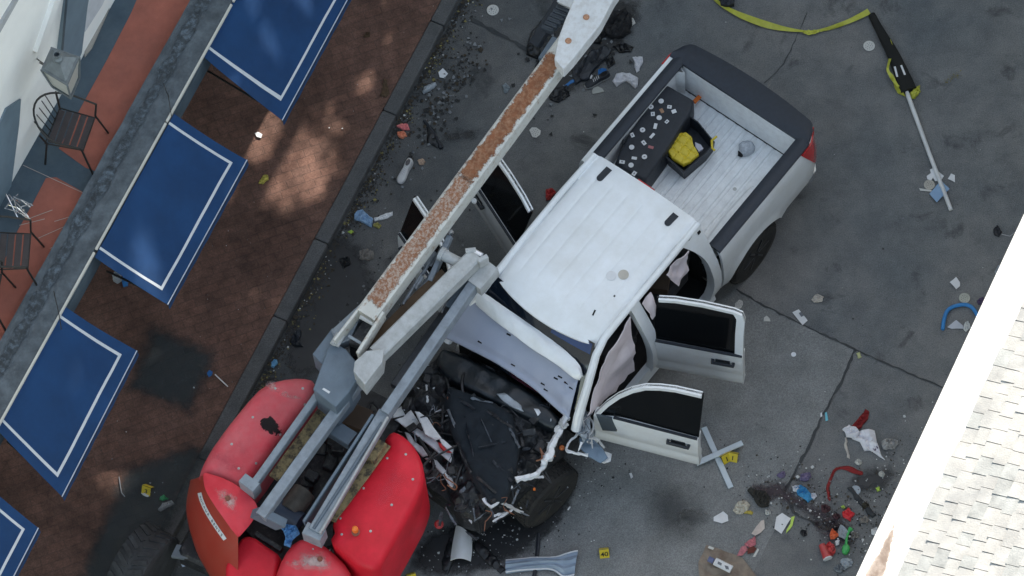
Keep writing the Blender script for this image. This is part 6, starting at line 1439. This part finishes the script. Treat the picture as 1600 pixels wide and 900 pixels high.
# light-coloured spread scraps next to the cardboard
for i, (px, m, lb_) in enumerate((
 ([(1174, 834), (1182, 823), (1189, 814), (1194, 812), (1195, 826), (1187, 834), (1180, 838)], mat('pink_cream_paper', (.55, .47, .42), .8, var=.12, scale=20), 'pink and cream torn paper at the top of the torn strip'),
 ([(1163, 850), (1172, 843), (1180, 838), (1181, 852), (1170, 856)], mat('red_white_print', (.44, .13, .15), .8, var=.5, scale=45), 'red and white printed paper in the middle of the torn strip'),
 ([(1151, 869), (1158, 855), (1166, 852), (1168, 860), (1160, 868)], mat('rose_print', (.46, .16, .18), .8, var=.3, scale=30), 'rose printed paper at the lower end of the torn strip'),
 ([(1168, 858), (1176, 852), (1182, 857), (1178, 864), (1168, 866)], mat('brown_red_card', (.13, .03, .02), .8), 'dark brown red card fold in the torn strip'),
 ([(1176, 870), (1184, 857), (1186, 860), (1180, 870)], OFFW, 'pale pointed scrap right of the torn strip'))):
    paper('torn_paper', px, m, lb_, 'paper', lift=.03)
# cardboard with a bottle on it
paper('cardboard_sheet', [(1091, 880), (1104, 852), (1122, 857), (1160, 872), (1186, 905), (1190, 930), (1100, 930), (1092, 896)], CARDB, 'brown stained cardboard sheet at the bottom edge', 'cardboard', lift=.03, th=.006)
br_ = root('spray_bottle', at(1130, 884, .05), 0, 'white printed bottle with blue cap lying on the cardboard sheet', 'bottle')
A, B_ = at(1117, 877, .085), at(1143, 890, .085); m_ = MB(); m_.beam(A, B_, .085, .05, bev=.015); m_.build('body', PAPER, br_)
m_ = MB(); m_.beam(at(1107, 873, .085), at(1115, 877, .085), .06, .045, bev=.012); m_.build('cap', mat('navy_cap', (.08, .10, .22), .4), br_)
m_ = MB(); m_.prism(px3([(1122, 877), (1128, 880), (1127, 884), (1121, 881)], .112), (0, 0, -.001)); m_.build('print', mat('grey_print', (.15, .16, .18), .7), br_)
m_ = MB(); m_.prism(px3([(1132, 883), (1138, 885), (1139, 890), (1134, 889)], .112), (0, 0, -.001)); m_.build('print', mat('grey_print', (.15, .16, .18), .7), br_)
paper('paper_scrap', [(1108, 853), (1116, 856), (1114, 859), (1106, 856)], OFFW, 'tiny white tag on the upper corner of the cardboard', 'tag', base=.04)
# red cup, green spoon shape
rc = root('paper_cup', at(1290, 862, .0), 0, 'red tapered cup with white rim lying by the bright eave', 'cup')
m_ = MB(); A, B_ = at(1284, 851, .045), at(1293, 872, .045); d = (B_ - A).normalized(); M = d.to_track_quat('Z', 'Y').to_matrix(); L_ = (B_ - A).length
m_.lathe([(.035, 0), (.05, L_), (.045, L_), (.03, .01)], A, M, 20); m_.build('body', REDP, rc, smooth=True); m_ = MB(); m_.lathe([(.050, L_), (.053, L_ + .004), (.053, L_ + .010), (.047, L_ + .01)], A, M, 20); m_.build('rim', PAPER, rc)
gs = root('green_toy', at(1322, 845, .0), 0, 'bright green plastic toy shaped like a spoon by the bright eave', 'toy')
m_ = MB(); P = px3([(1316, 852), (1322, 848), (1328, 852), (1328, 860), (1322, 866), (1315, 862)], .05); dome(m_, [(p.x, p.y) for p in P], .06, .008, .03, step=.015, smooth_it=2); m_.build('bowl', GREENP, gs, smooth=True)
m_ = MB(); m_.tube(px3([(1322, 852), (1323, 840), (1326, 830), (1330, 826)], .03), [.016, .014, .018, .03], 10); m_.build('stem', GREENP, gs, smooth=True)
# curved blue tube
m_ = MB(); P = px3([(1473, 515), (1475, 500), (1480, 486), (1490, 479), (1505, 476), (1515, 478), (1522, 484), (1530, 498), (1536, 510)], .028); m_.tube([bez(P, t / 40) for t in range(41)], .022, 10); tag(m_.build('foam_tube', TUBEB, smooth=True), 'curved bright blue tube near the bright eave', 'tube')
m_ = MB(); m_.tube(px3([(1565, 366), (1578, 369), (1588, 362), (1597, 345)], .015), .005, 6); tag(m_.build('wire', mat('pale_wire', (.4, .4, .42), .5), smooth=True), 'thin pale curved wire near the top of the bright eave', 'wire')
litter('rag', [(1552, 358), (1558, 350), (1566, 362), (1560, 370), (1553, 366)], mat('dark_rag', (.03, .03, .035), .9), 'small dark tangled rag at the end of the pale wire', 'rag', h=.03, crumple=.04)
# straw
m_ = MB(); m_.tube([at(336, 585, .145), at(356, 604, .145)], .007, 8); tag(m_.build('straw', PAPER, smooth=True), 'thin white straw on the bricks left of the red hood', 'straw')
m_ = MB(); m_.tube(px3([(186, 745), (188, 760), (190, 770), (195, 776)], .146), .006, 6); tag(m_.build('stick', mat('grey_stick', (.25, .26, .28), .6), smooth=True), 'thin bent grey stick on the dark paving patch', 'stick')
m_ = MB(); m_.tube([at(842, 834, .02), at(840, 860, .02), at(834, 905, .02)], .022, 8); tag(m_.build('black_bar', BLACKP, smooth=True), 'black bar crossing the torn silver fender', 'bar')
m_ = MB(); m_.tube([at(663, 188, .02), at(680, 210, .02), at(690, 232, .02)], [.02, .016, .025], 8); tag(m_.build('black_strip', BLACKP, smooth=True), 'black rubber strip on the asphalt right of the paper flowers', 'strip')
# detached body parts of the truck
def sheet_thing(name, px, z, m, label, cat, amp=.03, bendx=0):
    mb = MB(); P = px3(px, z); dome(mb, [(p.x, p.y) for p in P], z, 0, .012, step=.035, fn=lambda x, y, d: amp * (noise.noise(Vector((x * 6, y * 6, 3))) + .4 * noise.noise(Vector((x * 15, y * 15, 3)))))
    n = len(mb.v) // 2
    for i in range(n): mb.v[i].z = max(mb.v[i].z, .02); mb.v[n + i] = mb.v[i] - Vector((0, 0, .012))
    return tag(mb.build(name, m, smooth=True, angle=35), label, cat)
mb = MB()
def bumperf(a, c):
    t0 = [(712, 818), (706, 850), (703, 873)]; t1 = [(737, 836), (737, 858), (735, 874)]
    A = bez([at(x, y, .12) for x, y in t0], a); B_ = bez([at(x, y, .12) for x, y in t1], a); p = A.lerp(B_, c); p.z = .03 + .12 * math.sin(math.pi * (.1 + .8 * c)); return p
mb.slab(bumperf, 16, 10, (0, 0, -.015)); tag(mb.build('bumper_piece', WHITE, smooth=True), 'curved white bumper piece on the ground below the wreck', 'bumper piece')
fr_ = root('torn_fender', at(840, 880, 0), 0, 'torn silver blue fender strip lying at the bottom edge', 'fender')
mb = MB()
def fend(a, c):
    t0 = [(790, 874), (830, 871), (868, 870), (885, 865), (903, 861)]; t1 = [(790, 895), (830, 890), (862, 890), (880, 902), (897, 900)]
    p = bez([at(x, y, .06) for x, y in t0], a).lerp(bez([at(x, y, .06) for x, y in t1], a), c); p.z = .03 + .05 * math.sin(math.pi * c) + .03 * math.sin(c * 9 + a * 2) ** 2 + .012 * noise.noise(p * 9); return p
mb.slab(fend, 30, 14, (0, 0, -.012)); mb.build('panel', mat('silver_blue_panel', (.24, .30, .38), .4, var=.15, scale=6), fr_, smooth=True)
for k, c in enumerate((.0, .95)):
    mb = MB(); mb.tube([fend(i / 20, c) + Vector((0, 0, .01)) for i in range(21)], .009, 6); mb.build('folded_edge', WHITE_D, fr_, smooth=True)
m_ = MB(); m_.prism(px3([(276, 850), (298, 853), (302, 873), (284, 872), (267, 869)], .75), (0, 0, -.06)); tag(m_.build('grey_plate', mat('dusty_grey_plate', (.13, .15, .17), .6, var=.15), bevel=.006), 'dusty grey plate beside the lift nose and tyre', 'plate')
litter('white_sleeve', [(283, 880), (290, 875), (304, 874), (308, 878), (297, 881), (285, 885)], mat('pale_blue_plastic', (.38, .44, .58), .5), 'pale blue sleeve below the dusty grey plate', 'sleeve', h=.05, crumple=.03, base=.14)
# white crossed slats
for i, (a, c, z, lb_) in enumerate((((1100, 668), (1142, 762), .02, 'white slat running downward under the crossing slat'), ((1088, 724), (1160, 692), .055, 'white slat lying on top, crossing beside the front door'))):
    m_ = MB(); m_.beam(at(*a, z), at(*c, z), .062, .022, bev=.004); tag(m_.build('wooden_slat', TAPEW), lb_, 'slat', 'crossed white slats')
# evidence markers
def marker(px, py, rz, txt, label, s=1.0, z=None):
    z0 = zg(px, py) if z is None else z; r_ = root('evidence_marker', at(px, py, z0), rz, label, 'marker', 'yellow numbered evidence markers')
    w_, h_ = .052 * s, .105 * s; mb = MB()
    for sg in (1, -1):
        mb.slab(lambda a, c, sg=sg: Vector((-w_ + 2 * w_ * a, -sg * (.006 + .055 * s * (1 - c)), h_ * c)), 2, 2, (0, .003 * sg, 0))
    mb.build('tent', YEL, r_, world=False)
    mb = MB(); text_on(mb, txt, Vector((0, -.036 * s, h_ * .46)), Vector((1, 0, 0)), Vector((0, .055 * s, h_)).normalized(), .085 * s, Vector((0, -1, .5)).normalized() * 1.5); mb.build('number', INK, r_, world=False); return r_
marker(231, 766, R(-28), '3', 'yellow evidence marker on the dark patch left of the red lift')
marker(1133, 716, R(25), '1', 'yellow evidence marker against the crossed slats, left one of the pair')
marker(1146, 714, R(-20), '1', 'yellow evidence marker against the crossed slats, right one of the pair')
marker(944, 864, R(0), '40', 'yellow evidence marker alone on the asphalt below the truck')
marker(643, 903, R(10), '4', 'yellow evidence marker cut by the bottom edge')
# barrier tape, black sleeve, pole
def ribbon(px, wds, m, label, z=.03, name='barrier_tape', tw=.01):
    P = px3(px, z); n = len(P); N_ = n * 8; mb = MB(); A = []; B_ = []
    for i in range(N_ + 1):
        t = i / N_; p = bez(P, t); q = bez(P, min(1, t + .01)) - bez(P, max(0, t - .01)); q.normalize(); sd = Vector((-q.y, q.x, 0)); w_ = float(np.interp(t, np.linspace(0, 1, len(wds)), wds)); dz = .012 * math.sin(t * 19)
        A.append(p + sd * w_ / 2 + Vector((0, 0, dz + tw))); B_.append(p - sd * w_ / 2 + Vector((0, 0, -dz * .5)))
    k = N_ + 1; V = A + B_; V2 = [v - Vector((0, 0, .002)) for v in V]; F = [(i, i + 1, k + i + 1, k + i) for i in range(N_)]; F += [tuple(2 * k + q for q in reversed(f)) for f in F[:]]
    F += [(i + 1, i, 2 * k + i, 2 * k + i + 1) for i in range(N_)] + [(k + i, k + i + 1, 3 * k + i + 1, 3 * k + i) for i in range(N_)]
    mb.add(V + V2, F); return tag(mb.build(name, m, smooth=True, angle=60), label, 'tape', 'yellow barrier tape')
ribbon([(1112, -4), (1125, 6), (1136, 13), (1160, 25), (1195, 38), (1225, 45), (1262, 49), (1290, 46), (1320, 36), (1340, 27), (1358, 18)], [.02, .03, .05, .075, .075, .055, .025, .03, .045, .07, .075], YTAPE, 'long yellow tape sagging across the top right of the street')
ribbon([(1255, 50), (1265, 51), (1280, 49)], [.02, .06, .02], mat('yellow_tape_fold', (.50, .50, .05), .5, var=.3, scale=60), 'short fold of yellow tape at the lowest point of the long tape', z=.035)
ribbon([(1390, 62), (1393, 75), (1391, 90), (1387, 108), (1392, 118), (1398, 128), (1404, 136)], [.015, .035, .03, .03, .045, .035, .03], YTAPE, 'yellow tape wound along the left side of the black sleeve', z=.075)
litter('barrier_tape', [(1396, 130), (1404, 132), (1412, 142), (1414, 149), (1402, 144)], YTAPE, 'crumpled yellow tape left of the pole joint', 'tape', h=.05, crumple=.05)
litter('barrier_tape', [(1422, 145), (1428, 138), (1437, 132), (1438, 142), (1430, 152), (1424, 154)], YTAPE, 'crumpled yellow tape right of the pole joint', 'tape', h=.05, crumple=.05)
bs_ = root('black_sleeve', at(1395, 85, 0), 0, 'long black fabric sleeve wrapped in yellow tape', 'sleeve')
mb = MB(); C_ = px3([(1362, 22), (1374, 45), (1388, 70), (1402, 98), (1412, 122), (1420, 140)], .07); N_ = 30; W_ = [.085, .10, .13, .16, .18, .19]; pr = []
def slv(a, c):
    p = bez(C_, a); q = (bez(C_, min(1, a + .01)) - bez(C_, max(0, a - .01))).normalized(); sd = Vector((-q.y, q.x, 0)); w_ = float(np.interp(a, np.linspace(0, 1, 6), W_)); th = 2 * math.pi * c
    r = 1 + .05 * noise.noise(Vector((a * 9, math.cos(th) * 2, math.sin(th) * 2))); return Vector((p.x, p.y, .052)) + sd * (w_ / 2 * math.cos(th) * r) + Vector((0, 0, .048 * math.sin(th) * r))
mb.grid(slv, 30, 20); mb.add([slv(0, k / 20) for k in range(20)], [tuple(range(20))]); mb.add([slv(1, k / 20) for k in range(20)], [tuple(range(20))]); mb.build('fabric', mat('black_sleeve_cloth', (.010, .010, .009), .9, var=.2), bs_, smooth=True)
for q in (((1398, 104), (1402, 120)), ((1408, 102), (1414, 117))):
    mb = MB(); mb.beam(at(*q[0], .098), at(*q[1], .098), .022, .006); mb.build('white_print', PAPER, bs_)
m_ = MB(); m_.tube([at(1417, 143, .05), at(1419, 150, .04), at(1452, 240, .03), at(1486, 328, .025)], [.02, .026, .024, .024], 12); tag(m_.build('pole', mat('white_pole', (.58, .58, .58), .4), smooth=True), 'long white pole leading from the black sleeve', 'pole')
litter('black_box', [(1124, -8), (1148, -8), (1147, 6), (1136, 9), (1125, 6)], BLACKP, 'black object cut by the top edge beside the yellow tape', 'box', h=.12, crumple=.02)

# uncountable litter: leaves, glass crumbs and paper chips
def crumbs(name, n, fn, mats, smin, smax, seed, label=None, z=.006):
    rnd = random.Random(seed); mb = MB()
    for _ in range(n):
        x, y, zz = fn(rnd); r_ = rnd.uniform(smin, smax) * (1 if rnd.random() < .9 else 1.8); a = rnd.uniform(0, 6.28); k = rnd.choice([3, 4, 5]); P = [Vector((x + r_ * math.cos(a + 6.28 * i / k) * rnd.uniform(.5, 1), y + r_ * math.sin(a + 6.28 * i / k) * rnd.uniform(.5, 1), zz + .004 + rnd.uniform(0, r_ * .5))) for i in range(k)]
        mb.prism(P, (0, 0, -.003), rnd.choices(range(len(mats)), [1] * len(mats))[0])
    o = mb.build(name, mats); o['kind'] = 'stuff'
    if label: o['label'] = label
    return o
CH1 = mat('white_chip', (.55, .55, .54), .7); CH2 = mat('brown_chip', (.05, .038, .025), .9, var=.4); CH3 = mat('dark_chip', (.03, .03, .03), .9); CH4 = mat('ochre_chip', (.20, .17, .06), .8); CH5 = mat('grey_chip', (.18, .19, .20), .7)
def gut(rnd):
    while True:
        u = rnd.uniform(-2.6, 3.6); dens = .4 + .6 * (noise.noise(Vector((u * 1.6, 0, 0))) > -.05)
        if rnd.random() < dens: break
    v = KV + .015 + abs(rnd.gauss(0, .10)); p = S(u, v, 0); return p.x, p.y, .006
crumbs('gutter_leaves', 1500, gut, [CH2, CH3, CH2, CH4, CH3, CH2], .006, .018, 1)
crumbs('gutter_chips', 130, gut, [CH1, CH1, CH5, CH4], .006, .014, 2)
crumbs('gutter_dirt', 900, lambda r: (*S(r.uniform(-2.6, 3.6), KV + .02 + abs(r.gauss(0, .04)), 0).xy, .004), [CH3, CH2], .008, .02, 3)
crumbs('street_chips', 420, lambda r: (*S(r.uniform(-5, 5), r.uniform(KV, 5.8), 0).xy, .010), [CH1, CH5, CH3, CH5, CH3], .003, .009, 4)
crumbs('pavement_chips', 110, lambda r: (*S(r.uniform(-4, 4), r.uniform(-3.4, KV - .2), 0).xy, .135), [CH1, CH5, CH3, CH2], .003, .008, 5)
def around(px, py, sx, sy, rot=0): 
    c = at(px, py, 0)
    def f(r): a = r.gauss(0, sx); b_ = r.gauss(0, sy); return c.x + a * math.cos(rot) - b_ * math.sin(rot), c.y + a * math.sin(rot) + b_ * math.cos(rot), .010
    return f
crumbs('dark_debris', 300, around(700, 150, .45, .10, STREET), [CH3, CH2, CH3, CH5], .008, .03, 6)
crumbs('broken_glass', 420, around(770, 850, .5, .3, .4), [CH5, CH3, CH1, CH3], .004, .014, 7)
crumbs('broken_glass', 260, around(620, 440, .5, .25, STREET), [CH5, CH3, CH3], .005, .02, 8)
crumbs('seed_scatter', 60, around(1487, 123, .06, .03, .4), [CH4, CH4, CH5], .005, .01, 9)
crumbs('eave_side_litter', 260, around(1370, 790, .5, .12, STREET), [CH3, CH2, CH1, CH5], .004, .016, 10)
crumbs('eave_side_litter', 200, around(1300, 790, .35, .2, 0), [CH3, CH2, CH5], .004, .014, 11)
crumbs('dark_debris', 200, around(910, 60, .5, .2, STREET), [CH3, CH3, CH5], .01, .04, 12)
crumbs('eave_side_litter', 380, around(1270, 785, .45, .22, -.6), [CH3, CH2, CH5, CH1, CH3], .004, .016, 14)
crumbs('broken_glass', 180, around(905, 750, .25, .15, 0), [CH5, CH3, CH3, CH1], .004, .012, 13)
